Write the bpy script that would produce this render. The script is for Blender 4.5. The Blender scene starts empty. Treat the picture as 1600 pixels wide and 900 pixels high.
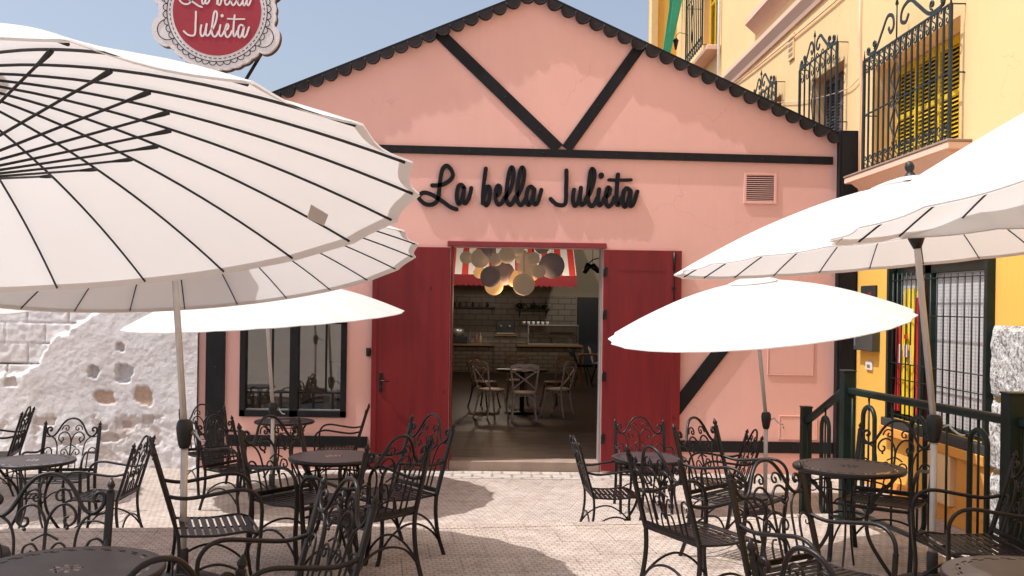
import bpy, math, random
from mathutils import Vector as V, Matrix, noise
PI=math.pi; TAU=2*PI
random.seed(7)
sc=bpy.context.scene; COL=sc.collection
# ------------------------------------------------------------------ camera frame
FPX=1550.; PSI=math.radians(1.0); RHO=.0145; EYE=2.15
CF=V((math.sin(PSI),math.cos(PSI),0)); _R=V((math.cos(PSI),-math.sin(PSI),0)); _U=V((0,0,1))
CR=_R*math.cos(RHO)+_U*math.sin(RHO); CU=_U*math.cos(RHO)-_R*math.sin(RHO); CC=V((0,0,EYE))
def ray(x,y): return CF+CR*((x-800)/FPX)-CU*((y-477)/FPX)
def onY(x,y,Y): d=ray(x,y); return CC+d*(Y/d.y)
def onX(x,y,X): d=ray(x,y); return CC+d*(X/d.x)
def onZ(x,y,Z): d=ray(x,y); return CC+d*((Z-EYE)/d.z)
# ------------------------------------------------------------------ mesh builder
class MB:
    def __init__(s): s.v=[]; s.f=[]; s.sm=[]; s.mi=[]; s.cur=0
    def add(s,vs,fs,smooth=False):
        o=len(s.v); s.v+= [tuple(p) for p in vs]
        for f in fs: s.f.append(tuple(i+o for i in f)); s.sm.append(smooth); s.mi.append(s.cur)
        return s
    def box(s,a,b,c=0.0,M=None):
        x0,y0,z0=[min(a[i],b[i]) for i in range(3)]; x1,y1,z1=[max(a[i],b[i]) for i in range(3)]
        if c<=0:
            vs=[(x,y,z) for z in (z0,z1) for y in (y0,y1) for x in (x0,x1)]
            fs=[(0,2,3,1),(4,5,7,6),(0,1,5,4),(2,6,7,3),(0,4,6,2),(1,3,7,5)]
        else:
            c=min(c,(x1-x0)*.45,(y1-y0)*.45,(z1-z0)*.45)
            vs=[];idx={}
            def pt(i,j,k,ax):
                X=[x0,x1][i];Y=[y0,y1][j];Z=[z0,z1][k]
                sx=[c,-c][i];sy=[c,-c][j];sz=[c,-c][k]
                p={'x':(X,Y+sy,Z+sz),'y':(X+sx,Y,Z+sz),'z':(X+sx,Y+sy,Z)}[ax]
                vs.append(p);idx[(i,j,k,ax)]=len(vs)-1
            for i in (0,1):
                for j in (0,1):
                    for k in (0,1):
                        for ax in 'xyz': pt(i,j,k,ax)
            fs=[]
            I=lambda *a: idx[a]
            fs+=[(I(0,0,0,'x'),I(0,0,1,'x'),I(0,1,1,'x'),I(0,1,0,'x')),(I(1,0,0,'x'),I(1,1,0,'x'),I(1,1,1,'x'),I(1,0,1,'x'))]
            fs+=[(I(0,0,0,'y'),I(1,0,0,'y'),I(1,0,1,'y'),I(0,0,1,'y')),(I(0,1,0,'y'),I(0,1,1,'y'),I(1,1,1,'y'),I(1,1,0,'y'))]
            fs+=[(I(0,0,0,'z'),I(0,1,0,'z'),I(1,1,0,'z'),I(1,0,0,'z')),(I(0,0,1,'z'),I(1,0,1,'z'),I(1,1,1,'z'),I(0,1,1,'z'))]
            for i in (0,1):
                for j in (0,1): fs.append((I(i,j,0,'x'),I(i,j,0,'y'),I(i,j,1,'y'),I(i,j,1,'x')))
            for i in (0,1):
                for k in (0,1): fs.append((I(i,0,k,'x'),I(i,0,k,'z'),I(i,1,k,'z'),I(i,1,k,'x')))
            for j in (0,1):
                for k in (0,1): fs.append((I(0,j,k,'y'),I(0,j,k,'z'),I(1,j,k,'z'),I(1,j,k,'y')))
            for i in (0,1):
                for j in (0,1):
                    for k in (0,1): fs.append((I(i,j,k,'x'),I(i,j,k,'y'),I(i,j,k,'z')))
        if M: vs=[M@V(p) for p in vs]
        return s.add(vs,fs)
    def prism(s,poly,ext):   # poly: list of 3d pts (planar), ext: vector
        n=len(poly); e=V(ext); vs=[V(p) for p in poly]+[V(p)+e for p in poly]
        fs=[tuple(range(n)),tuple(range(2*n-1,n-1,-1))]+[(i,i+n,(i+1)%n+n,(i+1)%n) for i in range(n)]
        return s.add(vs,fs)
    def tube(s,pts,r,n=8,flat=None,up=None,closed=False,cap=True):
        """round (or elliptical/flat) bar along pts; r scalar or per point; flat=(half w along side, half t along up)"""
        P=[V(p) for p in pts]; m=len(P)
        if m<2: return s
        T=[]
        for i in range(m):
            if closed: t=P[(i+1)%m]-P[i-1]
            else: t=(P[min(i+1,m-1)]-P[max(i-1,0)])
            if t.length<1e-9: t=V((0,0,1))
            T.append(t.normalized())
        if up is None:
            a=V((0,0,1)) if abs(T[0].z)<.9 else V((1,0,0))
        else: a=V(up)
        N=(a-T[0]*a.dot(T[0])).normalized()
        vs=[]
        for i in range(m):
            if up is not None:
                b=V(up); N=(b-T[i]*b.dot(T[i]))
                N=N.normalized() if N.length>1e-4 else V((0,0,1))
            else:
                N=(N-T[i]*N.dot(T[i])).normalized()
            B=T[i].cross(N)
            rr=r[i] if isinstance(r,(list,tuple)) else r
            if flat:
                w,t=flat
                if isinstance(w,(list,tuple)): w=w[i]
                for (sx,sy) in ((1,.6),(.7,1),(-.7,1),(-1,.6),(-1,-.6),(-.7,-1),(.7,-1),(1,-.6)):
                    vs.append(P[i]+B*(w*sx)+N*(t*sy))
            else:
                for k in range(n):
                    an=TAU*k/n; vs.append(P[i]+(B*math.cos(an)+N*math.sin(an))*rr)
        k=8 if flat else n; fs=[]
        for i in range(m if closed else m-1):
            j=(i+1)%m
            for q in range(k): fs.append((i*k+q,i*k+(q+1)%k,j*k+(q+1)%k,j*k+q))
        if cap and not closed: fs+=[tuple(range(k-1,-1,-1)),tuple(range((m-1)*k,m*k))]
        return s.add(vs,fs,not flat)
    def lathe(s,prof,n=16,M=None,caps=True):
        vs=[];fs=[]
        for r,z in prof:
            for k in range(n): a=TAU*k/n; vs.append(V((r*math.cos(a),r*math.sin(a),z)))
        for i in range(len(prof)-1):
            for k in range(n): fs.append((i*n+k,i*n+(k+1)%n,(i+1)*n+(k+1)%n,(i+1)*n+k))
        if caps: fs+=[tuple(range(n-1,-1,-1)),tuple(range((len(prof)-1)*n,len(prof)*n))]
        if M: vs=[M@p for p in vs]
        return s.add(vs,fs,True)
    def ball(s,c,r,n=12,m=8,sq=(1,1,1)):
        prof=[(max(1e-4,math.sin(PI*i/m))*r,-math.cos(PI*i/m)*r) for i in range(m+1)]
        return s.lathe(prof,n,Matrix.Translation(V(c))@Matrix.Diagonal((*sq,1)))
    def mesh(s,name,mats):
        me=bpy.data.meshes.new(name); me.from_pydata(s.v,[],s.f)
        me.polygons.foreach_set('use_smooth',s.sm); 
        if not isinstance(mats,(list,tuple)): mats=[mats]
        for m in mats: me.materials.append(m)
        if len(mats)>1: me.polygons.foreach_set('material_index',s.mi)
        me.update(); return me
    def build(s,name,mats,parent=None,loc=None,smooth_angle=None):
        o=bpy.data.objects.new(name,s.mesh(name,mats)); COL.objects.link(o)
        if parent: o.parent=parent
        if loc: o.location=loc
        return o
def tag(o,label=None,cat=None,group=None,kind=None):
    if label: o['label']=label
    if cat: o['category']=cat
    if group: o['group']=group
    if kind: o['kind']=kind
    return o
def empty(name,loc,rz=0,label=None,cat=None,group=None):
    o=bpy.data.objects.new(name,None); COL.objects.link(o); o.location=loc; o.rotation_euler=(0,0,rz); o.empty_display_size=.1
    return tag(o,label,cat,group)
def copy_tree(o,parent=None):
    c=o.copy(); COL.objects.link(c)
    if parent: c.parent=parent
    for ch in list(o.children): copy_tree(ch,c)
    return c
def cr(pts,k=6,closed=False):      # catmull-rom
    P=[V(p) for p in pts]; n=len(P); out=[]
    for i in range(n if closed else n-1):
        if closed: a,b,c,d=P[i-1],P[i],P[(i+1)%n],P[(i+2)%n]
        else: a,b,c,d=P[max(i-1,0)],P[i],P[i+1],P[min(i+2,n-1)]
        for j in range(k):
            t=j/k; out.append(.5*((2*b)+(c-a)*t+(2*a-5*b+4*c-d)*t*t+(3*b-a-3*c+d)*t**3))
    if not closed: out.append(P[-1])
    return out
def spiral(c,r0,r1,a0,turns,n=14):  # 2d
    return [(c[0]+(r0+(r1-r0)*i/n)*math.cos(a0+turns*TAU*i/n),c[1]+(r0+(r1-r0)*i/n)*math.sin(a0+turns*TAU*i/n)) for i in range(n+1)]
# ------------------------------------------------------------------ materials
def newmat(name):
    m=bpy.data.materials.new(name); m.use_nodes=True; nt=m.node_tree
    b=nt.nodes['Principled BSDF']; return m,nt,b
def N(nt,t,**kw):
    n=nt.nodes.new(t)
    for k,v in kw.items():
        if k.startswith('i_'):
            key=k[2:]
            n.inputs[int(key) if key.isdigit() else key.replace('_',' ')].default_value=v
        else: setattr(n,k,v)
    return n
def L(nt,a,b): nt.links.new(a,b)
def coords(nt,world=False,scale=(1,1,1),rot=0):
    mp=N(nt,'ShaderNodeMapping'); mp.inputs['Scale'].default_value=scale; mp.inputs['Rotation'].default_value=(0,0,rot)
    if world: g=N(nt,'ShaderNodeNewGeometry'); L(nt,g.outputs['Position'],mp.inputs['Vector'])
    else: g=N(nt,'ShaderNodeTexCoord'); L(nt,g.outputs['Object'],mp.inputs['Vector'])
    return mp.outputs['Vector']
def noise_(nt,vec,scale,detail=4,rough=.55):
    n=N(nt,'ShaderNodeTexNoise'); n.inputs['Scale'].default_value=scale; n.inputs['Detail'].default_value=detail; n.inputs['Roughness'].default_value=rough
    L(nt,vec,n.inputs['Vector']); return n.outputs['Fac']
def ramp(nt,fac,stops):
    r=N(nt,'ShaderNodeValToRGB'); L(nt,fac,r.inputs['Fac']); e=r.color_ramp.elements
    while len(e)<len(stops): e.new(.5)
    for i,(p,c) in enumerate(stops):
        e[i].position=p; e[i].color=(c[0],c[1],c[2],1) if isinstance(c,(tuple,list)) else (c,c,c,1)
    return r.outputs['Color']
def mixc(nt,fac,a,b,mode='MIX'):
    m=N(nt,'ShaderNodeMix',data_type='RGBA',blend_type=mode)
    if isinstance(fac,(int,float)): m.inputs[0].default_value=fac
    else: L(nt,fac,m.inputs[0])
    for i,x in ((6,a),(7,b)):
        if isinstance(x,(tuple,list)): m.inputs[i].default_value=(*x[:3],1)
        else: L(nt,x,m.inputs[i])
    return m.outputs[2]
def bump(nt,b,h,strength,dist=.01):
    n=N(nt,'ShaderNodeBump'); n.inputs['Strength'].default_value=strength; n.inputs['Distance'].default_value=dist
    L(nt,h,n.inputs['Height']); L(nt,n.outputs['Normal'],b.inputs['Normal']); return n
def mat(name,base,rough=.6,metal=0,var=.12,scale=3.,bs=0,bscale=60,world=False,stretch=(1,1,1),spec=.5,var2=None):
    m,nt,b=newmat(name); b.inputs['Roughness'].default_value=rough; b.inputs['Metallic'].default_value=metal
    b.inputs['Specular IOR Level'].default_value=spec
    vec=coords(nt,world,stretch); n=noise_(nt,vec,scale,5,.6)
    lo=tuple(c*(1-var) for c in base); hi=tuple(min(1,c*(1+var)) for c in base)
    if var2: lo=var2
    L(nt,ramp(nt,n,[(.3,lo),(.7,hi)]),b.inputs['Base Color'])
    n2=noise_(nt,vec,scale*6,3)
    mr=N(nt,'ShaderNodeMapRange'); L(nt,n2,mr.inputs[0]); mr.inputs[3].default_value=max(0,rough-.1); mr.inputs[4].default_value=min(1,rough+.12); L(nt,mr.outputs[0],b.inputs['Roughness'])
    if bs: bump(nt,b,noise_(nt,vec,bscale,4),bs,.004)
    return m
M={}
M['iron']=mat('wrought_iron',(.0075,.0048,.0048),.40,.0,.5,9,.25,150,spec=.38)
M['iron_green']=mat('green_painted_iron',(.005,.016,.013),.42,0,.35,6,.1,120,spec=.35)
M['iron_grey']=mat('grey_painted_iron',(.022,.032,.033),.5,0,.35,6,.1,120,spec=.35)
M['black_wood']=mat('black_painted_timber',(.010,.009,.011),.62,0,.35,4,.4,40,stretch=(3,3,1),world=True,spec=.25)
M['black_plastic']=mat('black_plastic',(.008,.008,.009),.5,0,.2,10)
M['alu']=mat('brushed_pole_metal',(.50,.46,.43),.42,.35,.08,12,.05,200)
M['white_paint']=mat('white_paint',(.72,.70,.68),.6,0,.05,5)
M['jamb_grey']=mat('jamb_grey_paint',(.30,.27,.26),.6,0,.1,5)
M['tile_black']=mat('dark_glazed_tile',(.020,.015,.016),.65,0,.5,7,.5,45,world=True,spec=.3)
M['base_plastic']=mat('weathered_black_base',(.03,.028,.03),.62,0,.4,8,.3,80)
def render_wall(name,c,var=.05,st=.35,c2=None):
    m,nt,b=newmat(name); vec=coords(nt,True)
    n=noise_(nt,vec,.9,6,.6); n2=noise_(nt,vec,14,5,.7); n3=noise_(nt,vec,90,3,.6)
    col=ramp(nt,n,[(.3,tuple(x*(1-var) for x in c)),(.7,tuple(min(1,x*(1+var)) for x in c))])
    spots=ramp(nt,noise_(nt,vec,3.1,7,.75),[(.0,(.72,.66,.62)),(.3,(1,1,1))]); col=mixc(nt,1.,col,spots,'MULTIPLY')
    # splash dirt near the foot of the wall and thin rain streaks
    sx=coords(nt,True,(9,9,.45)); st_=ramp(nt,noise_(nt,sx,1.5,4,.6),[(.50,(1,1,1)),(.78,(.90,.86,.83))]); col=mixc(nt,.22,col,mixc(nt,1.,col,st_,'MULTIPLY'))
    vr=N(nt,'ShaderNodeTexVoronoi',feature='DISTANCE_TO_EDGE'); vr.inputs['Scale'].default_value=.55
    wv=N(nt,'ShaderNodeVectorMath',operation='MULTIPLY_ADD'); nz=N(nt,'ShaderNodeTexNoise'); nz.inputs['Scale'].default_value=2.5; nz.inputs['Detail'].default_value=6; L(nt,vec,nz.inputs['Vector']); L(nt,nz.outputs['Color'],wv.inputs[0]); wv.inputs[1].default_value=(.7,.7,.7); L(nt,vec,wv.inputs[2]); L(nt,wv.outputs[0],vr.inputs['Vector'])
    ck=ramp(nt,vr.outputs['Distance'],[(.0,(.84,.80,.78)),(.0030,(1,1,1))]); mk=ramp(nt,noise_(nt,vec,.8,3,.5),[(.52,(0,0,0)),(.60,(1,1,1))]); col=mixc(nt,mk,col,mixc(nt,1.,col,ck,'MULTIPLY'))
    L(nt,col,b.inputs['Base Color']); b.inputs['Roughness'].default_value=.85; b.inputs['Specular IOR Level'].default_value=.25
    a=N(nt,'ShaderNodeMath',operation='ADD'); L(nt,n2,a.inputs[0]); L(nt,n3,a.inputs[1]); bump(nt,b,a.outputs[0],st,.006)
    return m
M['pink']=render_wall('pink_render',(.79,.455,.40),.045,.24)
M['yellow_hi']=render_wall('cream_yellow_render',(.85,.575,.29),.035,.3)
M['yellow_lo']=render_wall('deep_yellow_render',(.78,.44,.09),.05,.35)
M['cornice']=render_wall('pinkish_cornice_plaster',(.80,.53,.40),.05,.22)
M['orange']=render_wall('orange_plinth_paint',(.74,.33,.07),.06,.3)
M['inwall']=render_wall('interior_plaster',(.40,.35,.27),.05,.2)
def wood(name,c,c2,sc_=(22,22,.8),rough=.45,knots=True,world=True,bs=.25):
    m,nt,b=newmat(name); vec=coords(nt,world,sc_); b.inputs['Specular IOR Level'].default_value=.3
    n=noise_(nt,vec,1.6,7,.65); col=ramp(nt,n,[(.3,c2),(.55,c),(.8,tuple(x*1.25 for x in c))])
    if knots:
        v2=coords(nt,world,(3,3,1.7)); vo=N(nt,'ShaderNodeTexVoronoi'); vo.inputs['Scale'].default_value=1.3; L(nt,v2,vo.inputs['Vector'])
        k=ramp(nt,vo.outputs['Distance'],[(.02,.35),(.10,1.)]); col=mixc(nt,1.,col,k,'MULTIPLY')
    L(nt,col,b.inputs['Base Color']); b.inputs['Roughness'].default_value=rough; bump(nt,b,n,bs,.004); return m
M['red_wood']=wood('red_stained_wood',(.185,.0135,.016),(.135,.0105,.013),(5,5,.35))
M['red_paint']=mat('dark_red_paint',(.20,.02,.025),.5,0,.12,5)
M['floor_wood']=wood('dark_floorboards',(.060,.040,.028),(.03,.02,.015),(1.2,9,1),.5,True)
M['ramp_wood']=wood('daylit_floorboards',(.15,.105,.075),(.09,.062,.045),(1.2,9,1),.55,True)  # lighter copy of the floorboards: daylight near the threshold put into the colour
M['oak']=wood('oak',(.32,.19,.09),(.2,.11,.05),(1,18,18),.45,False)
M['beech']=mat('pale_bentwood',(.58,.48,.40),.5,0,.12,8)
M['dark_seat']=mat('dark_wood_seat',(.10,.065,.045),.5,0,.15,8)
M['blue_velvet']=mat('dark_teal_upholstery',(.015,.035,.05),.8,0,.2,10)
M['dark_stuff']=mat('dark_equipment',(.02,.02,.022),.4,0,.3,6)
M['steel']=mat('steel',(.45,.45,.44),.35,.7,.1,8)
M['stone']=mat('pale_limestone',(.50,.43,.37),.8,0,.12,4,.5,50,world=True)
M['threshold']=mat('brown_doorstep_stone',(.30,.22,.17),.8,0,.15,5,.4,60,world=True)
M['red_canvas']=mat('red_canvas',(.20,.010,.014),.8,0,.08,6)
M['grey_door']=mat('interior_dark_panel',(.015,.02,.03),.5,0,.2,3)
M['dkbox']=mat('grey_green_sheet_metal',(.05,.06,.055),.4,0,.2,5)
M['blind']=None
def simple(name,c,rough=.5,emis=None,es=0):
    m,nt,b=newmat(name); b.inputs['Base Color'].default_value=(*c,1); b.inputs['Roughness'].default_value=rough
    if emis: b.inputs['Emission Color'].default_value=(*emis,1); b.inputs['Emission Strength'].default_value=es
    return m
M['sign_white']=mat('sign_white',(.72,.68,.69),.5,0,.03,4)
M['sign_red']=mat('sign_red',(.33,.022,.035),.5,0,.06,6)
M['sign_black']=mat('sign_black',(.007,.007,.010),.6,0,.1,6,spec=.2)
M['sign_edge']=mat('sign_brown_edge',(.10,.06,.045),.6,0,.2,6)
# canvas canopy (thin fabric lets light through)
def fabric(name,c,tr,mix):
    m,nt,b=newmat(name); nt.nodes.remove(b); out=nt.nodes['Material Output']
    vec=coords(nt,False); n=noise_(nt,vec,2.5,5,.6); w=noise_(nt,vec,350,2,.5)
    col=ramp(nt,n,[(.3,tuple(x*.95 for x in c)),(.7,c)])
    d=N(nt,'ShaderNodeBsdfDiffuse'); t=N(nt,'ShaderNodeBsdfTranslucent'); L(nt,col,d.inputs['Color']); t.inputs['Color'].default_value=(*tr,1)
    bp=N(nt,'ShaderNodeBump'); bp.inputs['Strength'].default_value=.25; bp.inputs['Distance'].default_value=.002; L(nt,w,bp.inputs['Height']); L(nt,bp.outputs[0],d.inputs['Normal'])
    ms=N(nt,'ShaderNodeMixShader'); ms.inputs[0].default_value=mix; L(nt,d.outputs[0],ms.inputs[1]); L(nt,t.outputs[0],ms.inputs[2]); L(nt,ms.outputs[0],out.inputs[0]); return m
M['canvas']=fabric('off_white_canvas',(.82,.82,.82),(.72,.70,.705),.40)
M['hem']=fabric('canvas_hem',(.76,.73,.71),(.66,.60,.58),.36)
# glass
def glassm(name,tint=(.8,.85,.83)):
    m,nt,b=newmat(name); nt.nodes.remove(b); out=nt.nodes['Material Output']
    t=N(nt,'ShaderNodeBsdfTransparent'); t.inputs[0].default_value=(*tint,1); g=N(nt,'ShaderNodeBsdfGlossy'); g.inputs['Roughness'].default_value=.02; g.inputs['Color'].default_value=(.9,.92,.92,1)
    fr=N(nt,'ShaderNodeFresnel'); fr.inputs[0].default_value=1.6
    mr=N(nt,'ShaderNodeMath',operation='MULTIPLY'); mr.inputs[1].default_value=3.6; L(nt,fr.outputs[0],mr.inputs[0])
    ms=N(nt,'ShaderNodeMixShader'); L(nt,mr.outputs[0],ms.inputs[0]); L(nt,t.outputs[0],ms.inputs[1]); L(nt,g.outputs[0],ms.inputs[2]); L(nt,ms.outputs[0],out.inputs[0]); return m
M['glass']=glassm('window_glass',(.5,.54,.52))
# pierced table top (real holes through the sheet)
def tabletop():
    m,nt,b=newmat('pierced_table_metal'); out=nt.nodes['Material Output']
    b.inputs['Roughness'].default_value=.42
    tc=N(nt,'ShaderNodeTexCoord'); sp=N(nt,'ShaderNodeSeparateXYZ'); L(nt,tc.outputs['Object'],sp.inputs[0])
    def mth(op,a,b_=None):
        n=N(nt,'ShaderNodeMath',operation=op)
        for i,x in enumerate((a,b_)):
            if x is None: continue
            if isinstance(x,(int,float)): n.inputs[i].default_value=x
            else: L(nt,x,n.inputs[i])
        return n.outputs[0]
    x,y=sp.outputs[0],sp.outputs[1]
    r=mth('SQRT',mth('ADD',mth('MULTIPLY',x,x),mth('MULTIPLY',y,y))); th=mth('ARCTAN2',y,x)
    def ring(r0,hw,n_,ph,duty):
        a=mth('LESS_THAN',mth('ABSOLUTE',mth('SUBTRACT',r,r0)),hw)
        c=mth('GREATER_THAN',mth('SINE',mth('ADD',mth('MULTIPLY',th,n_),ph)),duty); return mth('MULTIPLY',a,c)
    h=mth('MAXIMUM',ring(.302,.0045,26,0,-.1),ring(.285,.0045,26,1.6,.1))
    h=mth('MAXIMUM',h,ring(.045,.014,8,0,.25)); h=mth('MAXIMUM',h,ring(.018,.006,8,1.5,.2))
    col=ramp(nt,noise_(nt,tc.outputs['Object'],6,6,.7),[(.3,(.030,.024,.026)),(.7,(.062,.050,.052))]); L(nt,col,b.inputs['Base Color'])
    bump(nt,b,noise_(nt,tc.outputs['Object'],160,3),.2,.003)
    t=N(nt,'ShaderNodeBsdfTransparent'); ms=N(nt,'ShaderNodeMixShader'); L(nt,h,ms.inputs[0]); L(nt,b.outputs[0],ms.inputs[1]); L(nt,t.outputs[0],ms.inputs[2]); L(nt,ms.outputs[0],out.inputs[0]); return m
M['tabletop']=tabletop()
# paving
def paving(name,c,fine,coarse,rot,tint):
    m,nt,b=newmat(name); b.inputs['Roughness'].default_value=.85; b.inputs['Specular IOR Level'].default_value=.3
    vec=coords(nt,True,(1,1,1),rot)
    def brick(s,mort,off,w=1,h=1):
        k=N(nt,'ShaderNodeTexBrick'); k.offset=off; k.inputs['Scale'].default_value=1/s; k.inputs['Mortar Size'].default_value=mort; k.inputs['Brick Width'].default_value=w; k.inputs['Row Height'].default_value=h
        k.inputs['Mortar Smooth'].default_value=.35; k.inputs['Color1'].default_value=(1,1,1,1); k.inputs['Color2'].default_value=(.86,.84,.82,1); k.inputs['Mortar'].default_value=(.50,.46,.43,1); L(nt,vec,k.inputs['Vector']); return k
    f=brick(fine,.085,.5,1,.9); g=brick(coarse,.012,.5)
    n=noise_(nt,vec,.6,7,.65); n2=noise_(nt,vec,6,6,.7)
    col=ramp(nt,n,[(.25,tint),(.6,c),(.8,tuple(min(1,x*1.12) for x in c))])
    col=mixc(nt,.8,col,mixc(nt,1.,col,f.outputs['Color'],'MULTIPLY')); col=mixc(nt,.7,col,mixc(nt,1.,col,g.outputs['Color'],'MULTIPLY'))
    col=mixc(nt,1.,col,ramp(nt,n2,[(.25,(.66,.62,.60)),(.55,(1,1,1))]),'MULTIPLY')
    spot=ramp(nt,noise_(nt,vec,2.4,3,.5),[(.66,(1,1,1)),(.70,(.72,.68,.66))]); col=mixc(nt,.8,col,mixc(nt,1.,col,spot,'MULTIPLY'))
    L(nt,col,b.inputs['Base Color'])
    a=N(nt,'ShaderNodeMath',operation='MULTIPLY_ADD'); L(nt,f.outputs['Fac'],a.inputs[0]); a.inputs[1].default_value=-1.; L(nt,n2,a.inputs[2]); 
    a2=N(nt,'ShaderNodeMath',operation='MULTIPLY_ADD'); L(nt,g.outputs['Fac'],a2.inputs[0]); a2.inputs[1].default_value=-1.; L(nt,a.outputs[0],a2.inputs[2])
    bump(nt,b,a2.outputs[0],.55,.006); return m
M['pave_lo']=paving('lower_paving',(.545,.475,.43),.062,.40,.25,(.48,.41,.37))
M['pave_hi']=paving('terrace_paving',(.525,.45,.40),.058,.40,-.12,(.46,.38,.33))
M['kerbtile']=paving('edging_slabs',(.56,.50,.46),.25,.5,0,(.48,.43,.40))
# ------------------------------------------------------------------ world and light
w=bpy.data.worlds.new('World'); sc.world=w; w.use_nodes=True; nt=w.node_tree
SUN=V((-.5,-.112,1)).normalized(); EL=math.asin(SUN.z); AZ=math.atan2(SUN.x,SUN.y)
sky=N(nt,'ShaderNodeTexSky',sky_type='NISHITA'); sky.sun_disc=False; sky.sun_elevation=EL; sky.sun_rotation=AZ%TAU; sky.air_density=1.0; sky.dust_density=4.0; sky.ozone_density=1.2; sky.altitude=50
bg=nt.nodes['Background']; bg.inputs['Strength'].default_value=.15
hs=N(nt,'ShaderNodeHueSaturation'); hs.inputs['Saturation'].default_value=.74; hs.inputs['Value'].default_value=1.12; L(nt,sky.outputs[0],hs.inputs['Color']); L(nt,hs.outputs[0],bg.inputs['Color'])
sl=bpy.data.lights.new('sun','SUN'); sl.energy=4.2; sl.angle=math.radians(.53); sl.color=(1,.98,.95)
so=bpy.data.objects.new('sun',sl); COL.objects.link(so); so.rotation_euler=(-SUN).to_track_quat('-Z','Y').to_euler()
cam=bpy.data.cameras.new('camera'); co=bpy.data.objects.new('camera',cam); COL.objects.link(co)
co.matrix_world=Matrix(((CR.x,CU.x,-CF.x,CC.x),(CR.y,CU.y,-CF.y,CC.y),(CR.z,CU.z,-CF.z,CC.z),(0,0,0,1)))
cam.sensor_width=36; cam.lens=36*FPX/1600; cam.shift_y=27/1600; cam.clip_start=.05; cam.clip_end=500; sc.camera=co
sc.view_settings.view_transform='Standard'; sc.view_settings.look='None'; sc.view_settings.exposure=.10; sc.view_settings.gamma=1
sc.cycles.max_bounces=10; sc.cycles.transparent_max_bounces=16; sc.cycles.sample_clamp_indirect=6
# ------------------------------------------------------------------ ground
ZP=.41
def sheet(name,poly,z,m,kind='structure'):
    b=MB(); b.add([(x,y,z) for x,y in poly],[tuple(range(len(poly)))]); o=b.build(name,m); tag(o,kind=kind); return o
sheet('ground',[(-90,-90),(90,-90),(90,90),(-90,90)],0,M['pave_lo'])
EDGE=[(-14,7.0),(-6,7.35),(-2.53,7.62),(-.34,7.82),(1.21,8.05),(2.57,8.38),(3.05,8.42)]
def railx(Y): return 2.96+.115*(8.24-Y)
tb=MB(); poly=[(-60,-60),(railx(-60)+.1,-60),(railx(8.3)+.1,8.42)]+EDGE[::-1][1:]+[(-60,7.0)]
tb.add([(x,y,ZP) for x,y in poly]+[(x,y,-.05) for x,y in poly],[tuple(range(len(poly)))]+[(i,i+len(poly),(i+1)%len(poly)+len(poly),(i+1)%len(poly)) for i in range(len(poly))])
tag(tb.build('terrace',M['pave_hi']),kind='structure')
kb=MB()
for a,b_ in zip(EDGE[:-1],EDGE[1:]):
    d=(V((*b_,0))-V((*a,0))); n=V((-d.y,d.x,0)).normalized()
    kb.prism([(a[0],a[1],ZP+.004),(b_[0],b_[1],ZP+.004),(b_[0]-n.x*.12,b_[1]-n.y*.12,ZP+.004),(a[0]-n.x*.12,a[1]-n.y*.12,ZP+.004)],(0,0,-.05))
tag(kb.build('terrace_kerb',M['pave_hi']),kind='structure')
for i in range(2):
    st=MB(); st.box((1.6,8.45+.34*i,0),(2.90,8.79+.34*i,ZP-.137*(i+1)),.01); tag(st.build('step',M['stone']),kind='structure')
sheet('kerb_strip',[(-3.4,12.28),(4.43,12.28),(4.43,12.82),(-3.4,12.82)],.004,M['kerbtile'])
# ------------------------------------------------------------------ wall panels with openings
def panel(mb,fn,u0,u1,v0,v1,holes,th):
    """fn(u,v,d)->point; d=0 outside face, d=th inside"""
    us=sorted({u0,u1,*[h[0] for h in holes],*[h[1] for h in holes]}); vs=sorted({v0,v1,*[h[2] for h in holes],*[h[3] for h in holes]})
    for a,b in zip(us[:-1],us[1:]):
        for c,d in zip(vs[:-1],vs[1:]):
            if any(h[0]<=a and b<=h[1] and h[2]<=c and d<=h[3] for h in holes): continue
            mb.add([fn(a,c,0),fn(b,c,0),fn(b,d,0),fn(a,d,0)],[(0,1,2,3)])
            mb.add([fn(a,c,th),fn(b,c,th),fn(b,d,th),fn(a,d,th)],[(3,2,1,0)])
    for a,b,c,d in holes:
        for (p,q) in (((a,c),(b,c)),((b,c),(b,d)),((b,d),(a,d)),((a,d),(a,c))):
            mb.add([fn(*p,0),fn(*q,0),fn(*q,th),fn(*p,th)],[(0,1,2,3)])
    for (p,q) in (((u0,v0),(u1,v0)),((u1,v0),(u1,v1)),((u1,v1),(u0,v1)),((u0,v1),(u0,v0))):
        mb.add([fn(*p,0),fn(*p,th),fn(*q,th),fn(*q,0)],[(0,1,2,3)])
YF=12.85; XL,XR=-3.8,4.43; PK=(.45,6.2); EL_=4.44; ER=4.42; YB=29.6
pb=empty('pink_building',(0,YF,0),label='pink gabled cafe building with black timber beams and open red doors',cat='building')
pb_off=V((0,-YF,0))
def P(mb,name,m,parent=pb,label=None):
    """child of the building: geometry given in world coordinates"""
    o=mb.build(name,m,parent)
    if parent is pb or parent is yb_: o.location=(-V(parent.location)) if parent.rotation_euler.z==0 else (0,0,0)
    if label: o['label']=label
    return o
yb_=None
fac=lambda u,v,d: (u,YF+d,v)
wb=MB(); DOOR=(-.575,1.395,0,2.90); WIN=(-3.27,-1.90,.67,1.95)
panel(wb,fac,XL,XR,0,4.3,[DOOR,WIN],.28)
wb.prism([(XL,YF,4.3),(XR,YF,4.3),(XR,YF,ER),(PK[0],YF,PK[1]),(XL,YF,EL_)],(0,.28,0))
P(wb,'front_wall',M['pink'])
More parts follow.
